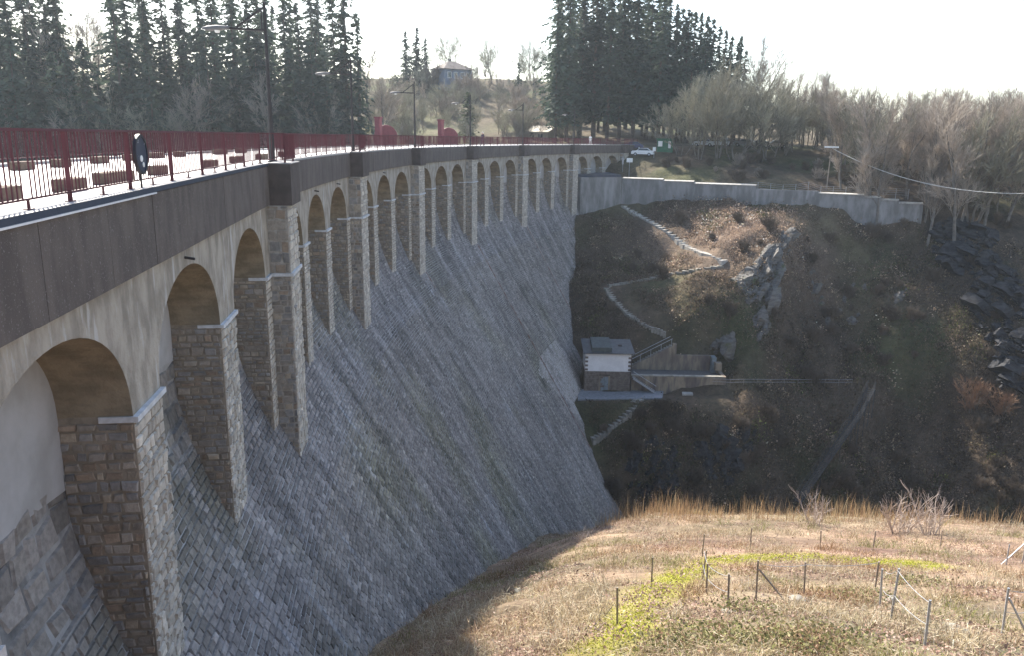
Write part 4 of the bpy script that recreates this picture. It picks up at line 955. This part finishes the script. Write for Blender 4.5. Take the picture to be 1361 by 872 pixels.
# left shore: tall spruces in two rows, young dark ones and bare trees between
ORD = ['first', 'second', 'third', 'fourth', 'fifth', 'sixth', 'seventh', 'eighth', 'ninth', 'tenth', 'eleventh', 'twelfth', 'thirteenth', 'fourteenth', 'fifteenth', 'sixteenth', 'seventeenth', 'eighteenth', 'nineteenth', 'twentieth', 'twenty-first', 'twenty-second', 'twenty-third', 'twenty-fourth', 'twenty-fifth', 'twenty-sixth', 'twenty-seventh', 'twenty-eighth']
rt = random.Random(11)
front = [(-20, -40), (12, -30), (30, -40), (52, -30), (78, -20), (92, -45), (165, -30), (182, -40), (205, -25), (228, -40), (248, -30), (275, -45), (292, -30), (318, -40), (338, -25), (362, -35), (385, -30), (402, 5), (425, 30), (447, -15), (462, -40), (478, 20)]
for i, (xp, yt) in enumerate(front):
    tree_px(rt.choice(['spruce0', 'spruce1', 'spruce2', 'spruce3', 'spruce4', 'thin0', 'thin1']) if xp < 395 else f'thin{i % 3}', xp, rt.uniform(168, 182), yt, f'tall dark spruce on the left shore, {ORD[i]} from the left in the front row', 'front row of spruces on the left shore', 'spruce_tree')
for i in range(24):
    xp = -25+i*20+rt.uniform(-8, 8)
    if 105 < xp < 155 : continue
    tree_px(rt.choice(['spruce0', 'spruce1', 'spruce3', 'spruce4', 'thin0', 'thin2']), xp, rt.uniform(186, 215), rt.uniform(-40, 40), f'rear row spruce on the left shore, {ORD[i]} from the left', 'rear spruces on the left shore', 'spruce_tree')
for i in range(28):
    xp = -20+i*17.5+rt.uniform(-7, 7)
    tree_px(rt.choice(['young0', 'young1']), xp, rt.uniform(158, 170), rt.uniform(45, 110), f'young dark spruce at the foot of the left shore wood, {ORD[i]} from the left', 'young spruces on the left shore', 'young_spruce')
for i in range(9):
    xp = -10+i*54+rt.uniform(-10, 10)
    tree_px(rt.choice(['bare0', 'bare1', 'bare2', 'multi0']), xp, rt.uniform(158, 168), rt.uniform(90, 140), f'bare grey tree at the water edge of the left shore wood, {ORD[i]} from the left', 'bare trees on the left shore', 'bare_tree')
for xp, yt in ((112, 10), (130, 25), (146, 15), (158, 35), (500, 60), (512, 95)):
    tree_px(rt.choice(['bare0', 'bare1', 'bare3']), xp, 185, yt, {112: 'bare tree in the sky gap of the left wood, leftmost of four', 130: 'bare tree in the sky gap of the left wood, second of four', 146: 'bare tree in the sky gap of the left wood, third of four', 158: 'bare tree in the sky gap of the left wood, rightmost of four', 500: 'taller bare tree at the right end of the left wood', 512: 'shorter bare tree at the right end of the left wood'}[xp], 'bare trees in the gap of the left wood', 'bare_tree')
# hill in the middle
hill = [('young0', 541, 248, 42), ('young1', 556, 250, 38), ('young0', 567, 252, 50)]
for i, (k, xp, r_, yt) in enumerate(hill): tree_px(k, xp, r_, yt, f'dark conifer on the hilltop left of the blue house, {ORD[i]} of three from the left', 'conifers on the hilltop', 'conifer_tree')
for i, (xp, yt, r_) in enumerate(((600, 33, 262), (655, 50, 255), (705, 50, 258), (735, 55, 262))):
    tree_px(f'multi{i % 3}', xp, r_, yt, ['bare tree right behind the blue house roof', 'round bare tree on the skyline right of the blue house', 'slim bare tree on the skyline left of the tall spruces', 'bare tree on the skyline touching the tall spruces'][i], None, 'bare_tree')
tree_px('young0', 688, 235, 82, 'small dark conifer on the slope under the skyline trees', None, 'conifer_tree'); tree_px('light0', 622, 188, 122, 'pale green conifer behind the dam road in front of the shrubby hill', None, 'conifer_tree')
tree_px('young1', 607, 240, 98, 'dark clipped conifer below the blue house', None, 'conifer_tree')
for i in range(125):
    xp = rt.uniform(485, 765); r_ = rt.uniform(180, 252); x, y = pxy(xp, r_)
    tree(rt.choice(['multi0', 'multi1', 'multi2', 'bush0', 'slim1', 'bare1', 'bare2', 'slim3'] + (['russet'] if i % 12 == 0 else [])), x, y, rt.uniform(3.5, 8.0), 'bare shrub on the sunlit hill behind the dam', 'bare shrubs on the middle hill', 'bare_shrub', cat='shrub')
# tall spruce stand behind the dam end
right = [(738, -20), (752, -45), (770, -35), (788, -50), (806, -40), (822, -55), (840, -45), (858, -30), (873, -15), (881, 0), (890, 8), (898, 12), (905, 14), (914, 18), (922, 20), (930, 24), (938, 26), (947, 36), (955, 42), (963, 50), (972, 58), (982, 68)]
for i, (xp, yt) in enumerate(right):
    tree_px(f'spruce{i % 5}', xp, rt.uniform(178, 188), yt, f'tall spruce behind the dam end, {ORD[i]} from the left in the front row', 'front row of the right spruce stand', 'spruce_tree')
for i in range(20):
    xp = 742+i*12.2+rt.uniform(-4, 4); yt = np.interp(xp, [740, 870, 900, 985], [-45, -20, 15, 62])+rt.uniform(-8, 22)
    tree_px(f'spruce{i % 5}', xp, rt.uniform(190, 215), yt, f'rear spruce of the stand behind the dam end, {ORD[i]} from the left', 'rear spruces behind the dam end', 'spruce_tree')
tree_px('bare2', 1000, 175, 48, 'tall bare tree at the right edge of the spruce stand', None, 'bare_tree'); tree_px('bare3', 1010, 178, 60, 'second bare tree at the right edge of the spruce stand, lower', None, 'bare_tree')
# bare wood on the right
for i, (xp, r_, yt) in enumerate(((905, 158, 120), (930, 156, 100), (955, 157, 88), (980, 158, 85), (1005, 160, 95), (1022, 158, 115), (965, 165, 80), (940, 168, 95))):
    tree_px(f'multi{i % 3}', xp, r_, yt, f'dense olive grey willow above the wall, {ORD[i]} from the left', 'willows above the wall', 'bare_tree')
for i in range(190):
    xp = rt.uniform(1035, 1420); f = rt.random(); r_ = rt.uniform(138, 200) if xp > 1120 else rt.uniform(158, 205)
    yt = np.interp(xp, [1035, 1060, 1100, 1130, 1160, 1250, 1361, 1420], [120, 92, 98, 115, 128, 122, 118, 115])+rt.uniform(-8, 34)
    tree_px(rt.choice(['slim0', 'slim1', 'slim2', 'slim3', 'slim0', 'slim1', 'slim2', 'slim3', 'bare1', 'multi1']), xp, r_, yt, 'bare grey tree in the wood on the right slope', 'bare trees of the right wood', 'bare_tree')
for i in range(14):
    xp = 1175+i*14+rt.uniform(-4, 4); x, y = pxy(xp, rt.uniform(148, 158))
    tree(rt.choice(['slim0', 'slim2', 'slim3']), x, y, rt.uniform(7, 11), f'thin bare tree above the dark slate cliff, {ORD[i]} from the left', 'bare trees above the slate cliff', 'bare_tree')
for i in range(26):
    xp = rt.uniform(870, 1150); r_ = rt.uniform(146, 156); x, y = pxy(xp, r_)
    tree(rt.choice(['scrub0', 'scrub1', 'bush1']), x, y, rt.uniform(.9, 2.4), 'low bare bush on the bank behind the wall fence', 'bushes behind the wall fence', 'bare_bush', cat='bush')
p = pxy(1155, 152); tree('russet', p[0], p[1], 4.6, 'russet leafy bush right of the cable post', None, 'russet_bush', cat='bush')
for i in range(130):                           # bushes scattered over the shaded slope
    xp, yp = rt.uniform(800, 1361), rt.uniform(290, 680); p = hit(xp, yp)
    if p[1] < 80 or seg_dist(p[0], p[1], [tuple(hit(*q)[:2]) for q in ((828, 272), (963, 351), (806, 382), (885, 449))]) < 1.8 or (770 < xp < 990 and 430 < yp < 545): continue
    tree(rt.choice(['scrub0', 'scrub1']), p[0], p[1], rt.uniform(.8, 2.4), 'low bare bush on the dark slope below the wall', 'bushes on the far slope', 'bare_bush', cat='bush')
for xp, yp, h_ in ((1290, 545, 4.5), (1330, 555, 3.6)):
    p = hit(xp, yp); tree('russet', p[0], p[1], h_, f'pale russet bush on the dark slope at right, {"larger and to the left" if xp < 1300 else "smaller and to the right"}', None, 'russet_bush', cat='bush')

# ------------------------------------------------------------------ buildings, cars and small things behind the dam
def at_ground(xp, r): x, y = pxy(xp, r); return np.array([x, y, T(x, y)])
def face_cam(p): return -math.atan2(p[0], p[1])
def root_at(name, p, rz=None, **k): return empty(name, tuple(p), face_cam(p) if rz is None else rz, **k)
p = at_ground(601, 248); p[2] = CAM_H+ray(601, 112)[2]*248
bh = root_at('house', p, face_cam(p)+.5, label='blue boarded house with hipped brown roof on the hilltop', cat='house')
def bp_(mb, n, m, par=None): o = mb.build(n, m); o.parent = par or bh; return o
wl_ = bp_(MB().box(-4.6, 4.6, -4, 4, -4, 4.2), 'wall', M['blue'])
bp_(MB().add([(-5.3, -4.8, 4.15), (5.3, -4.8, 4.15), (5.3, 4.8, 4.15), (-5.3, 4.8, 4.15), (-1.2, 0, 6.6), (1.2, 0, 6.6)], [(0, 1, 5, 4), (1, 2, 5), (2, 3, 4, 5), (3, 0, 4), (3, 2, 1, 0)]), 'roof', M['tile'])
for x in (-3.0, -.9, 1.4, 3.3):
    w = bp_(MB().box(x-.55, x+.55, -4.06, -4.0, 1.7, 3.2), 'window', M['glass'])
    bp_(MB().box(x-.65, x-.55, -4.09, -4.0, 1.6, 3.3).box(x+.55, x+.65, -4.09, -4.0, 1.6, 3.3).box(x-.65, x+.65, -4.1, -4.0, 3.2, 3.32).box(x-.65, x+.65, -4.1, -4.0, 1.55, 1.7), 'frame', M['white'], w)
for y in (-2, 1.2): bp_(MB().box(4.6, 4.66, y-.5, y+.5, 1.7, 3.2), 'window', M['glass'])
bp_(MB().box(-.3, .4, 1.2, 1.9, 5.2, 7.4), 'chimney', M['tile'])
p = at_ground(718, 186); p[2] = CAM_H+ray(718, 186)[2]*186
sh = root_at('shed', p, face_cam(p)-.45, label='low grey shed with pale sloping sheet roof behind the dam road', cat='shed')
def sp_(mb, n, m, par=None): o = mb.build(n, m); o.parent = par or sh; return o
sp_(MB().box(-2.6, 2.6, -1.8, 1.8, -1.5, 2.0), 'wall', M['plank'])
sp_(MB().hexa([(-3, -2.2, 1.75), (3, -2.2, 1.75), (3, 2.2, 3.1), (-3, 2.2, 3.1), (-3, -2.2, 1.9), (3, -2.2, 1.9), (3, 2.2, 3.25), (-3, 2.2, 3.25)]), 'roof', M['corr'])
sp_(MB().box(-1.8, -.8, -1.86, -1.8, -.2, 1.6), 'door', M['dark']); sp_(MB().box(.4, 1.4, -1.86, -1.8, .6, 1.4), 'window', M['glass']); sp_(MB().box(-2.66, -2.6, -.8, .2, .4, 1.5), 'window', M['glass'])
p = at_ground(884, 160); p[2] = T(p[0], p[1])
ki = root_at('kiosk', p, label='small green kiosk with pale panels at the end of the dam road', cat='kiosk')
def kp_(mb, n, m, par=None): o = mb.build(n, m); o.parent = par or ki; return o
kp_(MB().box(-1.5, 1.5, -1.1, 1.1, -.2, 2.2), 'body', M['green']); kp_(MB().box(-1.7, 1.7, -1.3, 1.3, 2.204, 2.4), 'roof', M['green'])
kp_(MB().box(-1.3, -.5, -1.16, -1.1, .9, 1.9), 'notice_board', M['white']); kp_(MB().box(.6, 1.1, -1.16, -1.1, .6, 1.9), 'door_panel', M['white'])
def car(name, p, rz, label, colour):
    r = empty(name, tuple(p), rz, label=label, cat='car', group='cars parked beyond the dam')
    m = paint(colour[0], colour[1])
    sec = [(-2.1, .35), (-2.12, .75), (-1.95, .95), (-1.1, 1.02), (-.55, 1.45), (.9, 1.47), (1.65, 1.0), (2.05, .92), (2.12, .6), (2.1, .33)]
    n = len(sec); V = [(x, -.84 if z < 1.1 else -.66, z) for x, z in sec]+[(x, .84 if z < 1.1 else .66, z) for x, z in sec]
    def cp_(mb, nm, mt, par=None): o = mb.build(nm, mt); o.parent = par or r; return o
    cp_(MB().add(V, [tuple(range(n))[::-1], tuple(range(n, 2*n))]+[(k, (k+1) % n, n+(k+1) % n, n+k) for k in range(n)]), 'body', m)
    for sg in (-1, 1):
        cp_(MB().add([(-.98, sg*.835, 1.03), (1.5, sg*.835, 1.03), (.85, sg*.69, 1.41), (-.5, sg*.69, 1.41)], [(0, 1, 2, 3)]), 'side_window', M['glass'])
        for x in (-1.3, 1.3):
            w = cp_(MB().tube([(x, sg*.66, .32), (x, sg*.88, .32)], .32, 14), 'wheel', M['black']); cp_(MB().tube([(x, sg*.88, .32), (x, sg*.895, .32)], .19, 10), 'rim', M['galv'], w)
    cp_(MB().add([(-1.09, -.7, 1.04), (-1.09, .7, 1.04), (-.57, .62, 1.43), (-.57, -.62, 1.43)], [(0, 1, 2, 3)]), 'windscreen', M['glass']); cp_(MB().add([(1.63, -.7, 1.03), (1.63, .7, 1.03), (.93, .62, 1.45), (.93, -.62, 1.45)], [(0, 3, 2, 1)]), 'rear_window', M['glass'])
    for y in (-.6, .6): cp_(MB().box(-2.14, -2.1, y-.15, y+.15, .62, .78), 'headlight', M['white']); cp_(MB().box(2.1, 2.14, y-.15, y+.15, .65, .85), 'tail_light', M['red'])
CARS = [(855, 157, 'white_car_paint', (.75, .75, .75), 'white car parked at the far end of the dam road'), (841, 162, 'navy_car_paint', (.03, .04, .12), 'dark blue car at the far end of the dam road left of the white one'),
        (935, 166, 'silver_car_paint', (.5, .52, .54), 'silver car parked leftmost behind the willows'), (957, 167, 'white_car_paint', (.75, .75, .76), 'white car parked second from left behind the willows'), (990, 168, 'grey_car_paint', (.25, .26, .27), 'grey car parked in the middle behind the willows'),
        (1010, 168, 'black_car_paint', (.04, .04, .045), 'black car parked behind the willows next to the beige one'), (1032, 166, 'beige_car_paint', (.55, .5, .44), 'beige car parked rightmost above the wall'), (1113, 172, 'pale_car_paint', (.6, .62, .65), 'pale car half hidden between the trees at the cable post')]
for xp, r_, nm, c_, lab in CARS:
    q = at_ground(xp, r_); car('car', (q[0], q[1], q[2]+.02), face_cam(q)+random.uniform(-.25, .25), lab, (nm, c_))
# white sign and thin signpost near the road end
def post_sign(xp, r_, h_, label, board, mat):
    q = at_ground(xp, r_); g = root_at('road_sign', q, label=label, cat='sign')
    o = MB().tube([(0, 0, -.3), (0, 0, h_)], .045, 8).build('post', M['galv']); o.parent = g
    o = MB().box(-board[0]/2, board[0]/2, -.08, -.045, h_-board[1], h_).build('board', mat); o.parent = g
post_sign(838, 150, 3.4, 'tall white sign board at the end of the dam road', (1.1, .75), M['white'])
post_sign(870, 156, 2.0, 'small white sign left of the green kiosk', (.55, .75), M['white'])
post_sign(829, 152, 2.6, 'thin post with narrow grey plate left of the tall white sign', (.3, 1.2), M['galv'])
# cable post and pale cable over the right slope
q = at_ground(1105, 143); q[2] = T(q[0], q[1]); top_ = np.array([q[0]+.1, q[1], CAM_H+ray(1110, 196)[2]*143.])
cp = root_at('cable_post', q, label='tall thin post carrying the pale cable above the wall', cat='post')
in_world(MB().tube([(q[0], q[1], q[2]-.5), tuple(top_)], [.10, .07], 8).build('pole', M['wood']), cp)
in_world(MB().box(top_[0]-1.1, top_[0]+1.1, top_[1]-.5, top_[1]+.5, top_[2], top_[2]+.25).build('platform', M['white']), cp)
end = at(1420, 254, 128); pts_ = []
for t in np.linspace(0, 1, 25):
    b = top_+(end-top_)*t; b[2] -= 4*t*(1-t)*2.6; pts_.append(b)
cb = MB().tube(pts_, .05, 6).build('cable', M['cable']); tag(cb, 'pale sagging cable running from the post to the right edge', 'cable')
e2 = np.array([end[0], end[1], T(end[0], end[1])]); an = root_at('anchor_post', e2, label='far post holding the right end of the pale cable', cat='post')
in_world(MB().tube([(e2[0], e2[1], e2[2]-.6), (e2[0], e2[1], end[2]+.3)], .1, 8).build('pole', M['wood']), an)
# fence runs on the near slope
def near_fence(pix, label, heights, wires=(.95, .5), braces=(), mat=None):
    pts = [hit(*p) for p in pix]; r = empty('post_fence', tuple(pts[0]), label=label, cat='fence')
    mat = mat or M['wood']
    for (p, h_) in zip(pts, heights):
        j = np.array([random.uniform(-.06, .06), random.uniform(-.06, .06), 0])*h_
        in_world(MB().tube([p-(0, 0, .3), p+j+(0, 0, h_)], .029, 7).build('post', mat), r)
    for i, dx in braces:
        p = pts[i]; in_world(MB().tube([p+(0, 0, heights[i]*.8), p+np.array([dx, -.25, -.05])], .028, 6).build('brace', mat), r)
    for f in wires:
        for a, b, ha, hb in zip(pts[:-1], pts[1:], heights[:-1], heights[1:]):
            q = []
            for t in np.linspace(0, 1, 7):
                c = a+(b-a)*t; c[2] = a[2]+ha*f+(b[2]+hb*f-a[2]-ha*f)*t-.08*4*t*(1-t); q.append(c)
            in_world(MB().tube(q, .008, 5).build('wire', M['galv']), r)
near_fence([(933, 772), (939, 790), (968, 812)], 'short post fence on the left of the mossy patch', [1.2, 1.0, 1.1], braces=())
near_fence([(1005, 800), (1069, 795), (1162, 791)], 'brown post fence in the middle with a slanting brace', [1.3, 1.2, 1.2], braces=((0, .95),), wires=(.95,))
near_fence([(1170, 812), (1183, 828), (1229, 863)], 'pale grey post fence running down to the lower right', [1.3, 1.6, 1.2], mat=M['galv'])
near_fence([(1332, 846), (1375, 838)], 'grey post fence cut by the right edge', [1.35, 1.3], braces=((0, .6),), mat=M['galv'])
near_fence([(933, 741), (997, 731), (1090, 731), (1160, 733), (1250, 728)], 'row of thin far posts along the back of the mossy track', [1.1, 1.2, 1.0, 1.1, 1.0], wires=())
near_fence([(1337, 752), (1358, 750)], 'slanting grey post at the far right edge of the near slope', [1.0, 1.3], braces=((1, -1.2),), wires=(), mat=M['galv'])
near_fence([(821, 832), (866, 776)], 'two thin lone posts beside the mossy track on the left', [1.1, 1.0], wires=())

# ------------------------------------------------------------------ ground cover
def blades(x, y, z, h_, w, lean, colr, rg, bend=.35):
    n = len(x); az = rg.uniform(0, 2*np.pi, n); la = rg.uniform(0, 2*np.pi, n)
    dx, dy = np.cos(az)*w/2, np.sin(az)*w/2; lx, ly = np.cos(la)*lean*h_, np.sin(la)*lean*h_
    b = np.stack([x, y, z-.03], -1); o = np.stack([dx, dy, 0*dx], -1)
    m = b+np.stack([lx*.35, ly*.35, h_*.62], -1); t = b+np.stack([lx, ly, h_*np.clip(1-bend*lean**2, .3, 1)], -1)
    V = np.stack([b-o, b+o, m+o*.8, m-o*.8, t], 1).reshape(-1, 3); k = np.arange(n)*5
    F = np.stack([k, k+1, k+2, k+3], -1).tolist()+np.stack([k+3, k+2, k+4], -1).tolist()
    return V, F, np.repeat(colr, 5, 0)
def leaves(x, y, z, w, colr, rg, tilt=.6):
    n = len(x); a = rg.normal(size=(n, 3)); a[:, 2] *= tilt; a /= np.linalg.norm(a, axis=1)[:, None]; b = np.cross(a, rg.normal(size=(n, 3))*[tilt, tilt, 1]); b /= np.linalg.norm(b, axis=1)[:, None]
    a *= w[:, None]/2; b *= w[:, None]*.32; c = np.stack([x, y, z], -1)
    V = np.stack([c-a, c-b, c+a, c+b], 1).reshape(-1, 3); k = np.arange(n)*4
    return V, np.stack([k, k+1, k+2, k+3], -1).tolist(), np.repeat(colr, 4, 0)
def palette(cols, n, rg, sd=.18):
    c = np.array(cols)[rg.integers(0, len(cols), n)]; return np.clip(c*np.exp(rg.normal(0, sd, (n, 1))), .01, .9)
rg = np.random.default_rng(21)
def near_points(n):
    """points on the near slope that the view can take in, denser where they show larger"""
    y = 13+51*rg.random(n*3)**1.25; x = rg.uniform(-.42, .78, n*3)*y*1.0+rg.uniform(-2, 2, n*3)
    x0 = np.interp(y, toe_y, toe_x)+.25; ok = x > x0; x, y = x[ok][:n], y[ok][:n]; return x, y, TV(x, y)
x, y, z = near_points(150000); md = seg_dist(x, y, moss_track); clump = fbm(x/1.3, y/1.3, 3); big = fbm(x/5+3, y/5, 3)
keep = (rg.random(len(x)) < np.clip(.5+.9*clump, .03, 1)) & ((md > .85) | (rg.random(len(x)) < .07)); x, y, z, clump, big = x[keep], y[keep], z[keep], clump[keep], big[keep]
c = palette([(.50, .42, .29), (.56, .48, .34), (.42, .33, .23), (.36, .26, .18), (.62, .56, .44), (.42, .36, .22)], len(x), rg)
g = (big > .35) & (rg.random(len(x)) < .5); c[g] = palette([(.20, .21, .07), (.26, .26, .10), (.30, .29, .12)], int(g.sum()), rg)
pb = fbm(x/3.1+50, y/3.1, 4); brown = np.clip(pb*1.4-.1, 0, 1)[:, None]; c = c*(1-brown*np.array([.30, .46, .55]))
h_ = rg.uniform(.08, .36, len(x))*(1+1.1*np.clip(clump, -.7, 1.2)); V, F, cc = blades(x, y, z, h_, rg.uniform(.012, .026, len(x)), rg.uniform(.3, 1.5, len(x)), c, rg)
tag(mesh_np('dry_grass', V, F, M['litter'], col=cc), 'matted dry straw coloured grass covering the near slope', 'grass', kind='stuff')
x, y, z = near_points(90000); cl = fbm(x/2.2+7, y/2.2, 3); keep = rg.random(len(x)) < np.clip(.3+.9*cl, .05, 1); x, y, z = x[keep], y[keep], z[keep]
c = palette([(.38, .26, .21), (.44, .31, .25), (.30, .19, .15), (.52, .41, .34), (.24, .16, .12)], len(x), rg)
V, F, cc = leaves(x, y, z+rg.uniform(.02, .14, len(x)), rg.uniform(.05, .12, len(x)), c, rg)
tag(mesh_np('leaf_litter', V, F, M['litter'], col=cc), 'pinkish brown dead leaves and bramble litter on the near slope', 'leaf litter', kind='stuff')
# green leafy brambles near the bottom right
cen = [tuple(hit(*q)) for q in ((905, 855), (930, 865), (1000, 862), (1060, 850), (1090, 866), (1130, 860), (960, 850), (1040, 868), (1150, 800), (985, 815), (1215, 780), (870, 868))]
xs, ys, zs = [], [], []
for cx_, cy_, _ in cen:
    n = 520; a = rg.normal(0, .55, (n, 2)); xs.append(cx_+a[:, 0]); ys.append(cy_+a[:, 1]); zs.append(rg.uniform(.05, .42, n))
x = np.concatenate(xs); y = np.concatenate(ys); z = TV(x, y)+np.concatenate(zs)
V, F, cc = leaves(x, y, z, rg.uniform(.05, .11, len(x)), palette([(.22, .22, .09), (.28, .28, .12), (.16, .16, .07), (.34, .31, .17), (.33, .22, .15)], len(x), rg), rg, 1.0)
tag(mesh_np('bramble_leaves', V, F, M['litter'], col=cc), 'green bramble leaves in patches at the bottom of the near slope', 'brambles', kind='stuff')
# moss tufts on the track
n = 26000; i = rg.integers(0, len(moss_track)-1, n); t = rg.random(n); P_ = np.array(moss_track); x = P_[i, 0]+(P_[i+1, 0]-P_[i, 0])*t+rg.normal(0, .55, n); y = P_[i, 1]+(P_[i+1, 1]-P_[i, 1])*t+rg.normal(0, .55, n)
V, F, cc = blades(x, y, TV(x, y), rg.uniform(.03, .10, n), rg.uniform(.02, .04, n), rg.uniform(.4, 1.4, n), palette([(.40, .41, .05), (.33, .36, .05), (.46, .44, .08)], n, rg), rg)
tag(mesh_np('moss', V, F, M['litter'], col=cc), 'bright yellow green moss on the curving track of the near slope', 'moss', kind='stuff')
for i_, (xp, yp, w_) in enumerate(((1062, 800, .5), (970, 816, .35), (1028, 812, .42), (1230, 845, .4), (1268, 838, .5), (1185, 800, .35), (690, 787, .4))):
    q = hit(xp, yp); bm = bmesh.new(); bmesh.ops.create_icosphere(bm, subdivisions=2, radius=1)
    for v in bm.verts: v.co = Vector((v.co.x*w_*.7, v.co.y*w_*.5, v.co.z*w_*.3))*random.uniform(.82, 1.12)
    me = bpy.data.meshes.new('stone'); bm.to_mesh(me); bm.free(); me.materials.append(M['step'])
    o = bpy.data.objects.new('pale_stone', me); COL.objects.link(o); o.location = q; o.rotation_euler = (0, 0, random.uniform(0, 3))
    tag(o, ['pale stone beside the middle fence post', 'small pale stone below the left post fence', 'pale stone between the left and middle fences', 'pale stone right of the lowest grey fence post', 'largest pale stone at lower right of the near slope', 'small pale stone beside the pale grey fence', 'lone pale stone at the edge of the dam shadow'][i_], 'stone', 'pale stones on the near slope')
# tall dry stalks along the brink
n = 5200; xp = np.r_[rg.uniform(790, 1361, n-1200), rg.uniform(800, 960, 1200)]; yy_ = rg.uniform(50, 63.5, n); x = np.array([ray(a, 690)[0]/ray(a, 690)[1] for a in xp])*yy_; y = yy_
c = palette([(.40, .27, .15), (.33, .21, .12), (.46, .35, .21)], n, rg); hs = rg.uniform(.35, 2.0, n)*np.clip(.55+.8*fbm(x/2.5, y/2.5, 3), .2, 1.4)
V, F, cc = blades(x, y, TV(x, y), hs, rg.uniform(.02, .035, n), rg.uniform(.02, .3, n), c, rg)
tag(mesh_np('dry_stalks', V, F, M['litter'], col=cc), 'tall dry reddish stalks standing along the brink of the near slope', 'stalks', kind='stuff')
M['pale_twig'] = pmat('pale_twigs', (.50, .42, .36), (.40, .32, .27), 1, .9, coord='obj')
proto('spray', bare_mesh(81, 4.5, .8, 2, 9, .4, .014, (2, 3), .15), M['pale_twig'], M['pale_twig'])
def spray(xp, yp, H, label):
    q = hit(xp, yp); r = empty('dry_shrub', tuple(q), random.uniform(0, 6), label=label, cat='shrub', group='pale leafless shrubs on the brink'); k = H/4.5; r.scale = (k*1.3, k*1.3, k)
    for nm, me in zip(('trunk', 'crown'), PROTO['spray']):
        o = bpy.data.objects.new(nm, me); COL.objects.link(o); o.parent = r
spray(1238, 712, 3.6, 'pale fan shaped leafless shrub at the right of the brink'); spray(1195, 708, 3.8, 'thin leafless shrub just left of the fan shaped one'); spray(1085, 700, 3.0, 'small pale leafless shrub on the middle of the brink'); spray(770, 722, 1.2, 'low leafless shrub in the shade beside the dam foot')
# brush over the far slope: short dead stems, bramble arches and leaf mould
n = 210000; x = rg.uniform(8, 100, n); y = rg.uniform(80, 139, n); z = TV(x, y)
sdam = np.array([np.interp(yy, [80, 90, 99, 107, 115, 125, 137], [12, 14, 9.4, 9.2, 8.9, 9.6, 10.6]) for yy in y])
paths = [tuple(hit(*q)[:2]) for q in ((828, 272), (963, 351), (806, 382), (885, 449))]
pd = seg_dist(x, y, paths); hx, hy = hl[0], hl[1]; ca, sa2 = math.cos(ang), math.sin(ang); lx = (x-hx)*ca+(y-hy)*sa2; ly = -(x-hx)*sa2+(y-hy)*ca
wallside = ((x-_A[0])*_n[0]+(y-_A[1])*_n[1]) > .3
keep = (x > sdam-.5) & (pd > 1.25) & ~((lx > -2) & (lx < HW+13.5) & (ly > -4) & (ly < 7)) & wallside; x, y, z = x[keep], y[keep], z[keep]
hm = fbm(x/4, y/4, 3); brush_sun = np.exp(-(((x-35)/13)**2+((y-126)/9)**2)); n = len(x)
c = palette([(.165, .122, .088), (.125, .092, .066), (.21, .158, .115), (.11, .092, .056), (.15, .118, .08)], n, rg, .25); hc = palette([(.46, .345, .27), (.38, .275, .21), (.54, .42, .33)], n, rg)
c = c*(1-brush_sun[:, None])+hc*brush_sun[:, None]; gm = (hm > .6) & (rg.random(n) < .35); c[gm] = palette([(.085, .095, .032), (.07, .08, .028), (.11, .115, .042)], int(gm.sum()), rg)  # brush inside the sunlit patch is coloured paler to imitate the sun
V, F, cc = blades(x, y, z, rg.uniform(.15, .55, n)*(1+.5*hm), rg.uniform(.04, .10, n), rg.uniform(.3, 1.6, n), c, rg)
m_ = 6500; ic = rg.integers(0, len(x), m_); per = 34; amp = rg.uniform(.22, .85, m_); dens_ = np.clip(.5+.7*hm[ic], .15, 1)
ic = ic[rg.random(m_) < dens_]; m_ = len(ic); amp = amp[:m_]
ox = rg.normal(0, 1, (m_, per)); oy = rg.normal(0, 1, (m_, per)); oz = np.abs(rg.normal(0, .7, (m_, per)))
bx = (x[ic][:, None]+ox*amp[:, None]).ravel(); by = (y[ic][:, None]+oy*amp[:, None]).ravel(); bz = TV(bx, by)+(oz*amp[:, None]).ravel()
bc = np.repeat(c[ic]*np.exp(rg.normal(0, .5, (m_, 1))), per, 0)*np.exp(rg.normal(0, .25, (m_*per, 1)))
V2, F2, c2_ = leaves(bx, by, bz, rg.uniform(.10, .36, m_*per), np.clip(bc, .01, .8), rg, 1.0)
F = F+(np.array(F2)+len(V)).tolist(); V = np.concatenate([V, V2]); cc = np.concatenate([cc, c2_])
tag(mesh_np('slope_brush', V, F, M['litter'], col=cc), 'brown dead brush and brambles covering the far slope', 'brush', kind='stuff')

# ------------------------------------------------------------------ air
hz = MB().box(-1500, 1500, -900, 1700, -90, 70).build('haze', M['white']); tag(hz, 'thin pale sunlit haze filling the valley air', 'haze', kind='stuff')
hm_ = bpy.data.materials.new('haze_air'); hm_.use_nodes = True; hn = hm_.node_tree.nodes; hn.clear()
ho = hn.new('ShaderNodeOutputMaterial'); hv = hn.new('ShaderNodeVolumePrincipled'); hm_.node_tree.links.new(hv.outputs[0], ho.inputs['Volume'])
hv.inputs['Color'].default_value = (.8, .9, 1, 1); hv.inputs['Density'].default_value = .0002; hv.inputs['Anisotropy'].default_value = .35
hz.data.materials.clear(); hz.data.materials.append(hm_)
